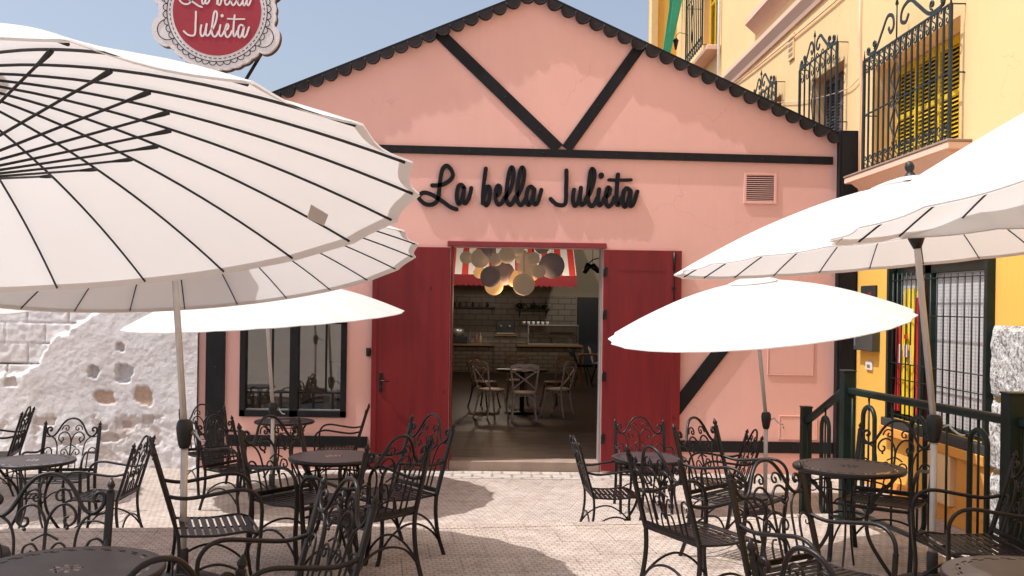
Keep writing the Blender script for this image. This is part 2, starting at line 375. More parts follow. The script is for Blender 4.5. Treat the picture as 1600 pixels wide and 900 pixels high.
sw=MB(); sw.box((XL,YF+.28,0),(XL+.25,YB,4.44)); sw.box((XR-.02,YF+.28,0),(XR+.2,YB,4.42)); P(sw,'side_wall',[M['pink']])
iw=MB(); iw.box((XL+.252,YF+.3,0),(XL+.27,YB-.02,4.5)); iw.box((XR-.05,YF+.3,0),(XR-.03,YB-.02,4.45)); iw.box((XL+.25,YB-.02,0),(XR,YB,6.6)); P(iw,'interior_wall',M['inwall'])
bw=MB(); bw.box((XL,YB,0),(XR,YB+.25,4.4)); P(bw,'rear_wall',M['pink'])
rf=MB()
for (xa,za),(xb,zb) in (((XL-.12,EL_-.05),PK),((XR+.1,ER-.045),PK)):
    a,b=V((xa,YF-.02,za)),V((xb,YF-.02,zb)); rf.prism([a,b,b+V((0,0,.036)),a+V((0,0,.036))],(0,YB+.4-YF+.02,0))
P(rf,'roof',M['tile_black'])
# barrel tile ends hanging along both rakes
te=MB()
for (xa,za),(xb,zb) in (((XL-.08,EL_-.0344),PK),((XR+.06,ER-.0266),PK)):
    a,b=V((xa,0,za)),V((xb,0,zb)); ln=(b-a).length; n=int(round(ln/.199)); t=(b-a)/n; tn=t.normalized(); dn=V((tn.z,0,-tn.x)); 
    if dn.z>0: dn=-dn
    for i in range(n):
        c=a+t*(i+.5); r=t.length*.5; jt=random.uniform(-.006,.006); yy=YF-.084+random.uniform(-.008,.008)
        pts=[c+V((0,yy,0))+tn*(r*.985*math.cos(PI*k/12))+dn*((r*1.12+jt)*math.sin(PI*k/12)+.004) for k in range(13)]
        te.prism(pts,(0,YF-.002-yy,0))
        # rim lip of the tile mouth
        te.tube([p+V((0,-.002,0)) for p in pts],.006,5)
P(te,'tile_edge',M['tile_black'])
rb=MB()
for (xa,za),(xb,zb) in (((XL-.14,EL_-.06),PK),((XR+.12,ER-.055),PK)):
    a,b=V((xa,YF-.052,za+.006)),V((xb,YF-.052,zb+.006)); up=V((0,0,.032)); rb.prism([a,b,b+up,a+up],(0,.03,0))
P(rb,'verge_board',M['black_wood'])
def beam(name,a,b,wd,dep=.035,lab=None,base=0):
    a=V((a[0],YF,a[1]));b=V((b[0],YF,b[1])); t=(b-a).normalized(); n=V((-t.z,0,t.x))*wd/2
    mb=MB(); mb.prism([a+n,b+n,b-n,a-n],(0,-dep-base,0)); return P(mb,name,M['black_wood'],label=lab)
beam('timber_beam',(-3.44,4.165),(4.37,4.09),.10,.035,'long horizontal beam')
beam('timber_beam',(-.80,5.68),(.80,4.185),.15,.030,'left diagonal rafter')
beam('timber_beam',(1.86,5.56),(.90,4.185),.14,.026,'right diagonal rafter')
beam('timber_beam',(-3.58,0),(-3.58,4.3),.24,.045,'thick left post')
beam('timber_beam',(-3.42,.36),(-1.62,.355),.145,.03,'low beam under window')
beam('timber_beam',(2.44,.355),(4.43,.35),.145,.03,'low beam by railing')
beam('timber_beam',(2.30,.74),(3.50,2.35),.175,.028,'short diagonal brace')
bl_=MB()
for x,z in [(-3.2+.95*i,4.16-.0095*(.95*i)) for i in range(8)]+[(-.5,5.39),(.1,4.84),(.55,4.42),(1.7,5.33),(1.3,4.76),(1.05,4.4),(-3.58,1.3),(-3.58,.62),(2.8,.35),(3.9,.35)]: bl_.ball((x,YF-.036 if x>-3.5 else YF-.046,z),.012,8,6,(1,.5,1))
P(bl_,'beam_bolt',M['iron'])
cp=MB(); cp.box((XR+.001,12.74,0),(4.68,13.3,4.47)); cp.box((XR+.03,12.715,.0),(4.65,12.738,4.44)); P(cp,'corner_column',M['black_wood'])
# window of the facade
wf=MB(); x0,x1,z0,z1=WIN; fw=.075
for bx in (((x0,z0),(x0+fw,z1)),((x1-fw,z0),(x1,z1)),((x0,z0),(x1,z0+.085)),((x0,z1-fw),(x1,z1)),((-2.63,z0),(-2.52,z1))):
    wf.box((bx[0][0],YF-.03,bx[0][1]),(bx[1][0],YF+.06,bx[1][1]),.004)
win=P(wf,'window_frame',M['black_wood'])
gb=MB()
for xm in (-2.86,-2.17): gb.box((xm-.012,YF+.02,z0+.3),(xm+.012,YF+.05,z1-.07))
gb.box((x0+.07,YF+.018,z0+.30),(x1-.07,YF+.048,z0+.32)); 
for xm in (-3.02,-2.75,-2.33,-2.08): gb.box((xm-.014,YF+.018,z0+.08),(xm+.014,YF+.046,z0+.30))
P(gb,'glazing_bar',M['black_wood'],win)
sl_=MB(); sl_.box((x0+.08,YF+.005,z0+.086),(x1-.08,YF+.03,z0+.10)); P(sl_,'sill_trim',M['steel'],win)
pn=MB(); pn.add([(x0+.05,YF+.035,z0+.05),(x1-.05,YF+.035,z0+.05),(x1-.05,YF+.035,z1-.05),(x0+.05,YF+.035,z1-.05)],[(0,1,2,3)]); P(pn,'pane',M['glass'],win)
# door: frame and leaves
df=MB(); df.box((-.62,YF-.05,2.902),(1.435,YF+.2,2.97),.006); P(df,'door_lintel',M['red_paint'])
dj=MB(); dj.box((-.573,YF+.0,.13),(-.545,YF+.26,2.90)); P(dj,'door_jamb',M['red_paint'])
dj=MB(); dj.box((1.374,YF+.01,.13),(1.393,YF+.26,2.90)); P(dj,'door_jamb',M['jamb_grey'],label='pale grey right door jamb')
def leaf(xa,xb,left):
    mb=MB(); y0,y1=YF-.075,YF-.025; zb,zt=.03,2.885
    mb.box((xa,y0,zb),(xb,y1,zt),.006)
    fx0=xa+.075 if left else xa+.17; fx1=xb-.02 if left else xb-.16
    # thin applied mouldings: edge stile and a shallow top panel
    if left: mb.box((xa+.002,y0-.008,zb+.002),(xa+.07,y0+.001,zt-.002),.003)
    else:
        mb.box((xb-.11,y0-.008,zb+.002),(xb-.002,y0+.001,zt-.002),.003)
        for a,b in (((xa+.18,2.62),(xb-.22,2.632)),): mb.box((a[0],y0-.004,a[1]),(b[0],y0+.001,b[1]))
    o=P(mb,'door_leaf',M['red_wood'],label='left red door leaf, folded open' if left else 'right red door leaf, folded open')
    if left:
        h=MB(); p=onY(595,597,y0); h.box((p.x-.022,y0-.012,p.z-.13),(p.x+.022,y0-.0005,p.z+.13),.005); h.tube([(p.x,y0-.01,p.z+.02),(p.x,y0-.055,p.z+.02),(p.x+.11,y0-.06,p.z+.015)],.009,8); h.ball((p.x,y0-.012,p.z-.07),.012); P(h,'door_handle',M['iron'],o)
        k=MB()
    else:
        h=MB(); hx=xb-.10; h.tube([(hx,y0-.018,2.86),(hx,y0-.018,2.22)],.009,8); h.tube([(hx,y0-.018,2.86),(hx,y0-.018,2.62)],[.02,.014],8); h.ball((hx,y0-.02,2.21),.02); h.box((hx-.03,y0-.014,2.38),(hx+.03,y0,2.41)); P(h,'door_bolt',M['iron'],o)
        for zz in (.45,1.25,2.05,2.6):
            k=MB(); k.tube([(xa+.004,y0-.006,zz-.07),(xa+.004,y0-.006,zz+.07)],.011,8); k.box((xa+.008,y0-.004,zz-.06),(xa+.05,y0-.0005,zz+.06)); P(k,'hinge',M['iron'],o)
leaf(-1.575,-.578,True); leaf(1.40,2.41,False)
swt=MB(); p=onY(576,550,YF); swt.box((p.x-.03,YF-.03,p.z-.055),(p.x+.03,YF+.001,p.z+.055),.008); swt.box((p.x-.012,YF-.045,p.z-.03),(p.x+.012,YF-.029,p.z+.03),.004); P(swt,'bell_switch',M['black_plastic'])
ds=MB(); ds.box((-.57,YF-.01,0),(1.39,YF+.30,.128),.008); P(ds,'doorstep',M['threshold'])
# vent and meter doors
vg=MB(); vx0,vx1,vz0,vz1=3.215,3.645,3.515,3.925
for a,b in (((vx0,vz0),(vx0+.035,vz1)),((vx1-.035,vz0),(vx1,vz1)),((vx0+.035,vz0),(vx1-.035,vz0+.035)),((vx0+.035,vz1-.035),(vx1-.035,vz1))): vg.box((a[0],YF-.02,a[1]),(b[0],YF-.001,b[1]),.003)
for i in range(13):
    z=vz0+.045+i*.0265; vg.prism([(vx0+.03,YF-.018,z),(vx0+.03,YF-.003,z+.009),(vx0+.03,YF-.003,z+.012),(vx0+.03,YF-.018,z+.004)],(vx1-vx0-.06,0,0))
P(vg,'vent_grille',M['pink'],label='square louvred vent')
vb=MB(); vb.box((vx0+.03,YF-.002,vz0+.03),(vx1-.03,YF-.0005,vz1-.03)); P(vb,'vent_back',M['dark_stuff'])
def meter(a,b,c,d):
    mb=MB(); t=.012
    for p,q in (((a,c),(a+t,d)),((b-t,c),(b,d)),((a+t,c),(b-t,c+t)),((a+t,d-t),(b-t,d))): mb.box((p[0],YF-.012,p[1]),(q[0],YF-.0005,q[1]),.002)
    o=P(mb,'meter_door',M['pink']); k=MB(); k.box((a+t+.006,YF-.007,c+t+.006),(b-t-.006,YF-.0005,d-t-.006)); P(k,'door_panel',M['pink'],o); k=MB(); k.ball((a+.06,YF-.01,(c+d)/2+.08 if d>1 else (c+d)/2),.008); P(k,'keyhole',M['iron'],o)
meter(3.56,4.16,1.29,1.85); meter(3.72,4.22,.455,.765)
cb=MB(); p0=onY(1049,392,YF)
# ---------------- lettering
def ribbon(mb,pts2,half,fn,dep,k=5,n2=10):
    """flat raised letter stroke with rounded ends; pts2 in 2-D, fn(u,v,d)->3-D"""
    P2=[p.to_2d() for p in cr([(a,b,0) for a,b in pts2],k)]
    def arc(c,a0,a1,m=6): return [(c[0]+half*math.cos(a0+(a1-a0)*i/m),c[1]+half*math.sin(a0+(a1-a0)*i/m)) for i in range(m+1)]
    m=len(P2); Lp=[];Rp=[]
    for i in range(m):
        t=(P2[min(i+1,m-1)]-P2[max(i-1,0)]).normalized(); nn=V((-t.y,t.x)); Lp.append(P2[i]+nn*half); Rp.append(P2[i]-nn*half)
    zj=random.uniform(0,.0012)
    for i in range(m-1):   # quads strip, front + sides
        q=[Lp[i],Lp[i+1],Rp[i+1],Rp[i]]
        mb.add([fn(p[0],p[1],dep+zj) for p in q],[(0,1,2,3)]); mb.add([fn(p[0],p[1],0) for p in q],[(3,2,1,0)])
        for a,b in ((q[0],q[1]),(q[2],q[3])): mb.add([fn(*a,0),fn(*a,dep+zj),fn(*b,dep+zj),fn(*b,0)],[(0,1,2,3)])
    for e,(c,t) in enumerate(((P2[0],P2[0]-P2[1]),(P2[-1],P2[-1]-P2[-2]))):
        a=math.atan2(t[1],t[0]); A=arc(c,a-PI/2,a+PI/2); n=len(A)
        mb.add([fn(*p,dep+zj) for p in A],[tuple(range(n))]); mb.add([q for p in A for q in (fn(*p,0),fn(*p,dep+zj))],[(2*i,2*i+1,2*i+3,2*i+2) for i in range(n-1)])
def dot(mb,c,r,fn,dep,n=20):
    pts=[(c[0]+r*math.cos(TAU*i/n),c[1]+r*1.15*math.sin(TAU*i/n)) for i in range(n)]
    mb.add([fn(*p,dep) for p in pts],[tuple(range(n))]); mb.add([q for p in pts for q in (fn(*p,0),fn(*p,dep))],[(2*i,2*i+1,(2*i+3)%(2*n),(2*i+2)%(2*n)) for i in range(n)])
LA=[[(300,380),(340,382),(400,375),(470,355),(545,300),(570,240),(545,170),(490,122),(440,160),(415,250),(400,360),(390,460),(380,540),(350,600),(290,633),(210,625),(150,580),(122,540),(150,492),(205,475),(290,500),(370,548),(450,600),(540,665),(620,695)],
 [(712,400),(680,372),(645,392),(625,470),(622,560),(642,620),(672,600),(700,520),(720,420)],[(722,415),(705,520),(702,590),(735,615),(775,560),(800,480),(812,415)],
 [(1003,160),(990,260),(975,380),(965,500),(962,615)],[(968,600),(990,480),(1012,408),(1045,397),(1058,450),(1053,540),(1030,620),(1005,642),(982,612)],
 [(1160,510),(1185,470),(1193,410),(1165,382),(1138,430),(1131,520),(1143,600),(1175,632),(1215,608),(1250,540)],
 [(1245,560),(1290,500),(1330,420),(1358,320),(1368,200),(1345,142),(1315,190),(1292,300),(1277,420),(1272,540),(1290,610),(1325,638),(1360,600),(1392,530)],
 [(1385,560),(1430,500),(1470,420),(1498,320),(1508,200),(1483,144),(1455,190),(1432,300),(1417,420),(1412,540),(1430,610),(1465,640),(1500,600),(1535,535)]]
a2=[[(116,425),(80,397),(42,422),(22,500),(22,580),(45,638),(75,600),(103,530),(123,435)],[(126,435),(112,540),(112,600),(140,632),(173,590),(198,510),(216,440)]]
LA+=[[(x+1516,y+0) for x,y in s] for s in a2]
LB=[[(545,185),(546,300),(541,420),(541,540),(530,618),(490,643),(420,630),(370,592),(338,558)],
 [(645,438),(632,520),(632,600),(655,648),(690,620),(715,540),(735,420)],[(736,412),(724,540),(722,600),(750,638),(790,600),(815,530)],
 [(800,560),(845,500),(885,400),(910,290),(912,200),(882,164),(858,220),(842,350),(828,470),(828,570),(850,635),(885,653),(915,620),(945,550)],
 [(975,432),(962,520),(957,600),(985,643),(1020,600),(1045,540)],
 [(1080,525),(1110,485),(1116,430),(1092,408),(1068,470),(1060,560),(1072,628),(1105,658),(1150,610),(1175,540)],
 [(1222,238),(1213,340),(1206,450),(1202,560),(1217,638),(1245,610),(1270,540)],
 [(1386,452),(1340,418),(1303,450),(1288,530),(1288,610),(1312,662),(1345,620),(1368,540),(1388,460)],[(1390,465),(1377,560),(1373,625),(1400,652),(1435,600),(1458,520),(1476,462)]]
CROSS=[(1102,308),(1250,312),(1395,308)]
let=MB()
def fA(ox,dep0=.012): 
    def fn(u,v,d): p=onY(ox+u/8.42,245+v/8.42,YF); return (p.x,YF-dep0-d,p.z)
    return fn
for s_ in LA: ribbon(let,s_,27,fA(640),.035)
for s_ in LB: ribbon(let,s_,27,fA(820),.035)
ribbon(let,CROSS,20,fA(820),.037); dot(let,(1003,252),36,fA(820),.035)
lo=P(let,'sign_lettering',M['sign_black'],label='black script lettering reading La bella Julieta above the door')
# fixing pins behind the letters
pins=MB()
for x,y in ((690,300),(715,315),(760,320),(800,300),(830,315),(885,300),(915,315),(940,300),(965,300),(990,315)):
    p=onY(x,y,YF); pins.tube([(p.x,YF-.02,p.z),(p.x,YF+.01,p.z)],.005,6)
P(pins,'letter_fixing',M['steel'],lo)
# ------------------------------------------------------------------ cafe interior
FZ=.30
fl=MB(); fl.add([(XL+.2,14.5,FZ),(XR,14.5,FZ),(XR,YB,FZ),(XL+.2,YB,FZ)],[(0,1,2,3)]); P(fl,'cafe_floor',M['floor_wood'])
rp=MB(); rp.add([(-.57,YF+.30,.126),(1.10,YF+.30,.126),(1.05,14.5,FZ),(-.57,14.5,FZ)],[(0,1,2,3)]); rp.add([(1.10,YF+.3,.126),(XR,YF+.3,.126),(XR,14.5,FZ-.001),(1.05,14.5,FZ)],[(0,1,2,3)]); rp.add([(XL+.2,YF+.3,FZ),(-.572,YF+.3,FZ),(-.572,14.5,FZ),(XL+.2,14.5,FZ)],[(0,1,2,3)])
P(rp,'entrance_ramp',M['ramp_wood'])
def brickmat(name,c,sx,sz,mort,gloss):
    m,nt,b=newmat(name); vec=coords(nt,True); sp=N(nt,'ShaderNodeSeparateXYZ'); L(nt,vec,sp.inputs[0]); cb=N(nt,'ShaderNodeCombineXYZ'); L(nt,sp.outputs[0],cb.inputs[0]); L(nt,sp.outputs[2],cb.inputs[1])
    k=N(nt,'ShaderNodeTexBrick'); k.inputs['Scale'].default_value=1; k.inputs['Brick Width'].default_value=sx; k.inputs['Row Height'].default_value=sz; k.inputs['Mortar Size'].default_value=mort
    k.inputs['Color1'].default_value=(*c,1); k.inputs['Color2'].default_value=(*[x*.8 for x in c],1); k.inputs['Mortar'].default_value=(*[x*.4 for x in c],1); L(nt,cb.outputs[0],k.inputs['Vector']); L(nt,k.outputs['Color'],b.inputs['Base Color']); b.inputs['Roughness'].default_value=gloss
    n=N(nt,'ShaderNodeMath',operation='MULTIPLY'); n.inputs[1].default_value=-1; L(nt,k.outputs['Fac'],n.inputs[0]); bump(nt,b,n.outputs[0],.5,.01); return m
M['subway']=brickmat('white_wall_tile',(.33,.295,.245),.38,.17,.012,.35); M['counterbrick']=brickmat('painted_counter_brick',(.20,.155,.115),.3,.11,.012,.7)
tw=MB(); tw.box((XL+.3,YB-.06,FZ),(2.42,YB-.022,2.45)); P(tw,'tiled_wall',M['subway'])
dd=MB(); dd.box((2.46,YB-.08,FZ),(3.1,YB-.022,2.42)); P(dd,'inner_doorway',M['grey_door'])
def T(name,label,cat,loc,group=None,rz=0): return empty(name,loc,rz,label,cat,group)
# counter
ct=T('bar_counter','long brick counter with oak top at back of the cafe','counter',(0,27.6,FZ))
def C(mb,name,m,par,off): o=mb.build(name,m,par); o.location=-V(off); return o
off=(0,27.6,FZ)
b=MB(); b.box((XL+.5,27.3,FZ),(-.0,27.9,1.02)); b.box((0,27.25,FZ),(.62,27.9,1.30)); b.box((.62,27.3,FZ),(2.38,27.9,1.02)); C(b,'counter_body',M['counterbrick'],ct,off)
b=MB(); b.box((XL+.5,27.2,1.022),(-.01,27.95,1.07),.005); b.box((.63,27.2,1.022),(2.45,27.95,1.07),.005); b.box((0,27.2,1.302),(.62,27.95,1.34),.005); C(b,'counter_top',M['oak'],ct,off)
b=MB(); b.box((2.40,27.25,FZ),(2.46,27.31,1.02)); C(b,'counter_leg',M['oak'],ct,off)
dc=T('display_case','glass pastry display case on the right of the counter','display case',(1.6,27.6,1.07)); off=(1.6,27.6,1.07)
b=MB()
for x in (.95,2.30):
    for y in (27.32,27.88): b.box((x-.012,y-.012,1.072),(x+.012,y+.012,1.62))
b.box((.93,27.30,1.60),(2.32,27.90,1.625)); b.box((.94,27.31,1.34),(2.31,27.89,1.35)); b.box((.93,27.3,1.074),(2.32,27.9,1.12)); C(b,'case_frame',M['steel'],dc,off)
b=MB(); b.add([(.95,27.305,1.12),(2.3,27.305,1.12),(2.3,27.305,1.6),(.95,27.305,1.6)],[(0,1,2,3)]); C(b,'case_glass',M['glass'],dc,off)
M['pastry']=mat('golden_pastry',(.45,.22,.07),.6,0,.3,20)
for i in range(7):
    b=MB(); x=1.6+i*.09; b.ball((x,27.5,1.385),.045,10,6,(1,1,.6)); tag(b.build('pastry',M['pastry']),'golden pastry on the upper shelf of the display case','pastry','pastries in the display case')
em=T('espresso_machine','dark espresso machine on the counter right of the raised brick block','coffee machine',(.8,27.6,1.34)); off=(.8,27.6,1.34)
em.location=(.3,27.6,1.342); off=(.3,27.6,1.342)
b=MB(); b.box((.05,27.4,1.344),(.56,27.8,1.72),.02); C(b,'machine_body',M['dark_stuff'],em,off)
b=MB()
for x in (.18,.42): b.tube([(x,27.38,1.6),(x,27.25,1.56)],.018,8); b.lathe([(.03,0),(.03,.05)],10,Matrix.Translation((x,27.37,1.55)))
C(b,'group_head',M['steel'],em,off)
b=MB(); b.box((.06,27.28,1.36),(.55,27.42,1.39)); C(b,'drip_tray',M['steel'],em,off)
def shelfunit(x0,x1,z,lab):
    s=T('wall_shelf',lab,'shelf',((x0+x1)/2,YB-.2,z)); off=((x0+x1)/2,YB-.2,z)
    b=MB(); b.box((x0,YB-.34,z),(x1,YB-.062,z+.04)); C(b,'shelf_board',M['dark_stuff'],s,off)
    b=MB()
    for x in (x0+.1,x1-.1): b.prism([(x,YB-.30,z),(x,YB-.065,z),(x,YB-.065,z-.22)],(.02,0,0))
    C(b,'bracket',M['dark_stuff'],s,off)
shelfunit(-1.9,.02,2.05,'dark wall shelf at left behind the counter'); shelfunit(.62,1.62,2.0,'dark wall shelf with trailing plants above the machine')
cols=[(.3,.25,.2),(.05,.05,.06),(.35,.3,.25),(.08,.1,.09),(.25,.08,.06)]
jm=[mat('jar_glaze',c,.35) for c in cols]
for i in range(9):
    x=-1.75+i*.19+random.uniform(-.04,.04); h=random.uniform(.12,.28); r=random.uniform(.035,.06)
    b=MB(); b.lathe([(r*.8,0),(r,.02),(r,h*.6),(r*.5,h*.8),(r*.5,h)],10,Matrix.Translation((x,YB-.2,2.092))); tag(b.build('jar',jm[i%5]),'small jar or bottle on the left wall shelf','jar','jars on the left wall shelf')
M['leaf']=mat('plant_leaf',(.05,.07,.03),.6,0,.3,20)
for i,xx in enumerate((.75,1.12,1.45)):
    pl=T('potted_plant','small trailing plant on the right wall shelf','plant',(xx,YB-.2,2.042),'plants on the right wall shelf')
    b=MB(); b.lathe([(.05,0),(.07,.12)],10); b.build('pot',M['dark_stuff'],pl)
    b=MB()
    for k in range(60):
        a=random.uniform(0,TAU); r=random.uniform(.02,.2); z=random.uniform(.08,.22)-r*.6; c=V((r*math.cos(a),-abs(r*math.sin(a))*.6,z)); d1=V([random.uniform(-1,1) for _ in range(3)]).normalized()*.035; d2=V([random.uniform(-1,1) for _ in range(3)]).normalized()*.02
        b.add([c,c+d1+d2,c+d1*2,c+d1-d2],[(0,1,2,3)])
    b.build('foliage',M['leaf'],pl)
for i in range(6):
    b=MB(); b.lathe([(.03,0),(.045,.07),(.045,.08)],10,Matrix.Translation((.82+i*.13,27.5,1.627))); tag(b.build('cup',M['white_paint']),'white coffee cup on top of the display case','cup','cups on the display case')
for x,z,hh,ww,l in ((-1.55,1.07,.5,.34,'dark blender on the left end of the counter'),(-1.0,1.07,.42,.5,'dark glass fronted fridge box on the counter left of centre')):
    k=T('kitchen_appliance',l,'appliance',(x,27.6,z+.002)); b=MB(); b.box((-ww/2,-.15,0),(ww/2,.15,hh*.45),.02); b.build('housing',M['dark_stuff'],k); b=MB(); b.lathe([(ww*.28,hh*.45),(ww*.34,hh*.9),(ww*.2,hh)],12); b.build('top_part',M['steel'],k)
for i in range(11):
    x=-2.0+i*.165+random.uniform(-.03,.03); h=random.uniform(.22,.34)
    b=MB(); b.lathe([(.036,0),(.038,.01),(.038,h*.55),(.014,h*.75),(.013,h),(.016,h+.01)],10,Matrix.Translation((x,27.75,1.073))); tag(b.build('bottle',jm[i%5]),'small bottle standing in the row at the back edge of the left counter','bottle','bottles on the left counter')
# awning
def stripes():
    m,nt,b=newmat('red_white_striped_canvas'); vec=coords(nt,True); sp=N(nt,'ShaderNodeSeparateXYZ'); L(nt,vec,sp.inputs[0])
    a=N(nt,'ShaderNodeMath',operation='MULTIPLY'); a.inputs[1].default_value=1/.37; L(nt,sp.outputs[0],a.inputs[0]); f=N(nt,'ShaderNodeMath',operation='FRACT'); L(nt,a.outputs[0],f.inputs[0]); g=N(nt,'ShaderNodeMath',operation='GREATER_THAN'); g.inputs[1].default_value=.52; L(nt,f.outputs[0],g.inputs[0])
    L(nt,mixc(nt,g.outputs[0],(.78,.72,.66),(.60,.05,.035)),b.inputs['Base Color']); b.inputs['Roughness'].default_value=.8; return m
M['stripes']=stripes()
aw=T('striped_awning','red and white striped indoor awning with scalloped red valance','awning',(0,28.5,2.7)); off=(0,28.5,2.7)
b=MB(); b.prism([(-3.4,27.3,2.98),(2.24,27.3,2.98),(2.24,29.3,4.35),(-3.4,29.3,4.35)],(0,0,.02)); C(b,'awning_sheet',M['stripes'],aw,off)
b=MB(); n=38; x0=-3.4; dx=(2.24+3.4)/n
for i in range(n):
    xa=x0+i*dx; pts=[(xa,27.28,2.985),(xa+dx,27.28,2.985),(xa+dx,27.28,2.72)]+[(xa+dx/2+dx/2*math.cos(a),27.28,2.72-.05*math.sin(a)) for a in (PI*.25,PI*.5,PI*.75)]+[(xa,27.28,2.72)]; b.prism(pts,(0,.012,0))
C(b,'valance',M['red_canvas'],aw,off)
# globes
def globe_mat(name,c,em,es):
    m,nt,b=newmat(name); b.inputs['Base Color'].default_value=(*c,1); b.inputs['Roughness'].default_value=.8; vec=coords(nt,False); w=N(nt,'ShaderNodeTexWave'); w.inputs['Scale'].default_value=18; w.inputs['Distortion'].default_value=6; L(nt,vec,w.inputs[0]); bump(nt,b,w.outputs['Fac'],.3,.01)
    b.inputs['Emission Color'].default_value=(*em,1); b.inputs['Emission Strength'].default_value=es; return m
G0=globe_mat('lit_amber_globe',(.6,.4,.2),(1,.50,.18),.5); G1=globe_mat('beige_string_globe',(.62,.51,.41),(1,.66,.40),.13); G2=globe_mat('mauve_string_globe',(.34,.27,.28),(.8,.55,.5),.05)
GL=[(229,193,60,G1),(355,200,88,G1),(565,340,112,G2),(455,370,98,G2),(605,170,78,G1),(795,295,96,G1),(1020,268,120,G2),(745,190,70,G1),(930,90,70,G2),(430,130,70,G2),(350,330,56,G0),(485,455,86,G0),(680,390,78,G0),(760,440,104,G1),(850,200,60,G1),(840,350,60,G0),(500,210,62,G1),(700,110,66,G1),(900,320,62,G1)]
for i,(x,y,r,m) in enumerate(GL):
    Yg=17.2+random.uniform(-.25,.25)+(.3 if m is G0 else 0); p=onY(690+x/5.926,370+y/5.926,Yg); rr=r/5.926*Yg/FPX
    kind={G0:'glowing amber',G1:'beige',G2:'mauve grey'}[m]
    t=T('pendant_globe',{G0:'glowing amber globe lamp in the hanging cluster',G1:'beige string globe lamp in the hanging cluster',G2:'mauve grey string globe lamp in the hanging cluster'}[m],'pendant lamp',p,'globe lamps hanging in a cluster inside the door')
    b=MB(); b.ball((0,0,0),rr,20,14); b.build('globe',m,t); b=MB(); b.tube([(0,0,rr),(0,0,5.0-p.z)],.004,5); b.build('cord',M['black_plastic'],t)
for (px,py,Yg,e) in ((806,440,17.4,24),(760,400,23.0,70)):  # first lights the globe cluster, second is an added fill deeper in the room
    l=bpy.data.lights.new('globe_and_fill_light','POINT'); l.energy=e; l.color=(1,.80,.62) if Yg>20 else (1,.66,.40); l.shadow_soft_size=.15; o=bpy.data.objects.new('globe_and_fill_light',l); COL.objects.link(o); o.location=onY(px,py,Yg)-V((0,0,.35))
sp_=T('track_spotlight','black twin spotlight hanging at right inside the door','spotlight',onY(926,415,20)); 
b=MB(); b.tube([(0,0,0.05),(0,0,1.4)],.006,6); b.tube([(-.12,0,.0),(0,0,.12),(.16,0,.16)],.012,6); b.build('bracket',M['black_plastic'],sp_)
for s_,a in ((-.12,.5),(.06,-.9)):
    b=MB(); b.lathe([(.05,-.1),(.065,.1)],12,Matrix.Translation((s_,0,-.06))@Matrix.Rotation(a,4,'Y')@Matrix.Rotation(.6,4,'X')); b.build('lamp_head',M['black_plastic'],sp_)
for x,y,z,e in ((-1.6,25.6,3.9,120),(1.2,25.6,3.9,120),(2.9,25.2,3.9,150)):  # added spots brightening the awning and right wall, no fittings stand here
    l=bpy.data.lights.new('added_fill_spot','SPOT'); l.energy=e; l.color=(1,.88,.74); l.spot_size=1.9; l.spot_blend=.6; l.shadow_soft_size=.06; o=bpy.data.objects.new('added_fill_spot',l); COL.objects.link(o); o.location=(x,y,z); o.rotation_euler=(V((x*.6,29.2,3.0))-V((x,y,z))).to_track_quat('-Z','Y').to_euler()
# interior furniture
def cross_chair(label,x,y,rz,mt=None):
    mt=mt or M['beech']; t=T('cross_back_chair',label,'chair',(x+.29,y,FZ),'bentwood chairs around the cafe table',rz)
    b=MB(); b.lathe([(.20,.44),(.215,.45),(.215,.465),(.2,.475)],20); b.build('seat',mt if mt is not M['beech'] else M['beech'],t)
    b=MB()
    for s in (-1,1): b.tube(cr([(s*.175,-.15,.46),(s*.19,-.19,.62),(s*.215,-.23,.82),(s*.215,-.235,.87)],4),.016,8)
    b.tube(cr([(-.22,-.235,.87),(-.1,-.25,.905),(0,-.25,.895),(.1,-.25,.905),(.22,-.235,.87)],4),.0,8,flat=(.006,.03),up=(0,0,1)); b.tube(cr([(-.2,-.225,.80),(-.1,-.245,.83),(0,-.25,.815),(.1,-.245,.83),(.2,-.225,.80)],4),.013,8)
    for s in (-1,1): b.tube(cr([(s*-.2,-.225,.82),(0,-.225,.68),(s*.18,-.175,.53)],5),.011,8)
    b.build('backrest',mt,t)
    for sx in (-1,1):
        for sy,yy in ((-1,-.15),(1,.14)):
            b=MB(); b.tube(cr([(sx*.165,yy,.45),(sx*.175,yy*1.15,.22),(sx*.20,yy*1.5,0)],4),[.017]*9,8) if False else b.tube(cr([(sx*.165,yy,.45),(sx*.175,yy*1.15,.22),(sx*.20,yy*1.5,0)],4),.015,8); b.build('leg',mt,t)
    b=MB()
    for a in range(4):
        Mx=Matrix.Rotation(a*PI/2,3,'Z'); b.tube([Mx@V(p) for p in cr([(-.165,-.155,.26),(-.12,-.15,.38),(0,-.15,.42),(.12,-.15,.38),(.165,-.155,.26)],4)],.009,6)
    b.build('brace',mt,t); return t
cross_chair('pale cross back chair nearest the door, seen from behind',.20,15.85,0)
cross_chair('pale cross back chair left of the round cafe table',-.32,16.35,math.radians(-55))
cross_chair('pale cross back chair right of the round cafe table',.78,16.6,math.radians(60))
cross_chair('dark cross back chair far left behind the round cafe table',-.45,17.9,math.radians(-125),M['dark_seat'])
cross_chair('dark cross back chair far right behind the round cafe table',.85,18.1,math.radians(130),M['dark_seat'])
cross_chair('dark cross back chair furthest back at the middle of the cafe table',.15,18.4,math.radians(180),M['dark_seat'])
ctb=T('cafe_table','round dark cafe table among the bentwood chairs','table',(.49,17.0,FZ)); b=MB(); b.lathe([(.43,.72),(.45,.73),(.45,.75)],32); b.build('tabletop',M['dark_stuff'],ctb)
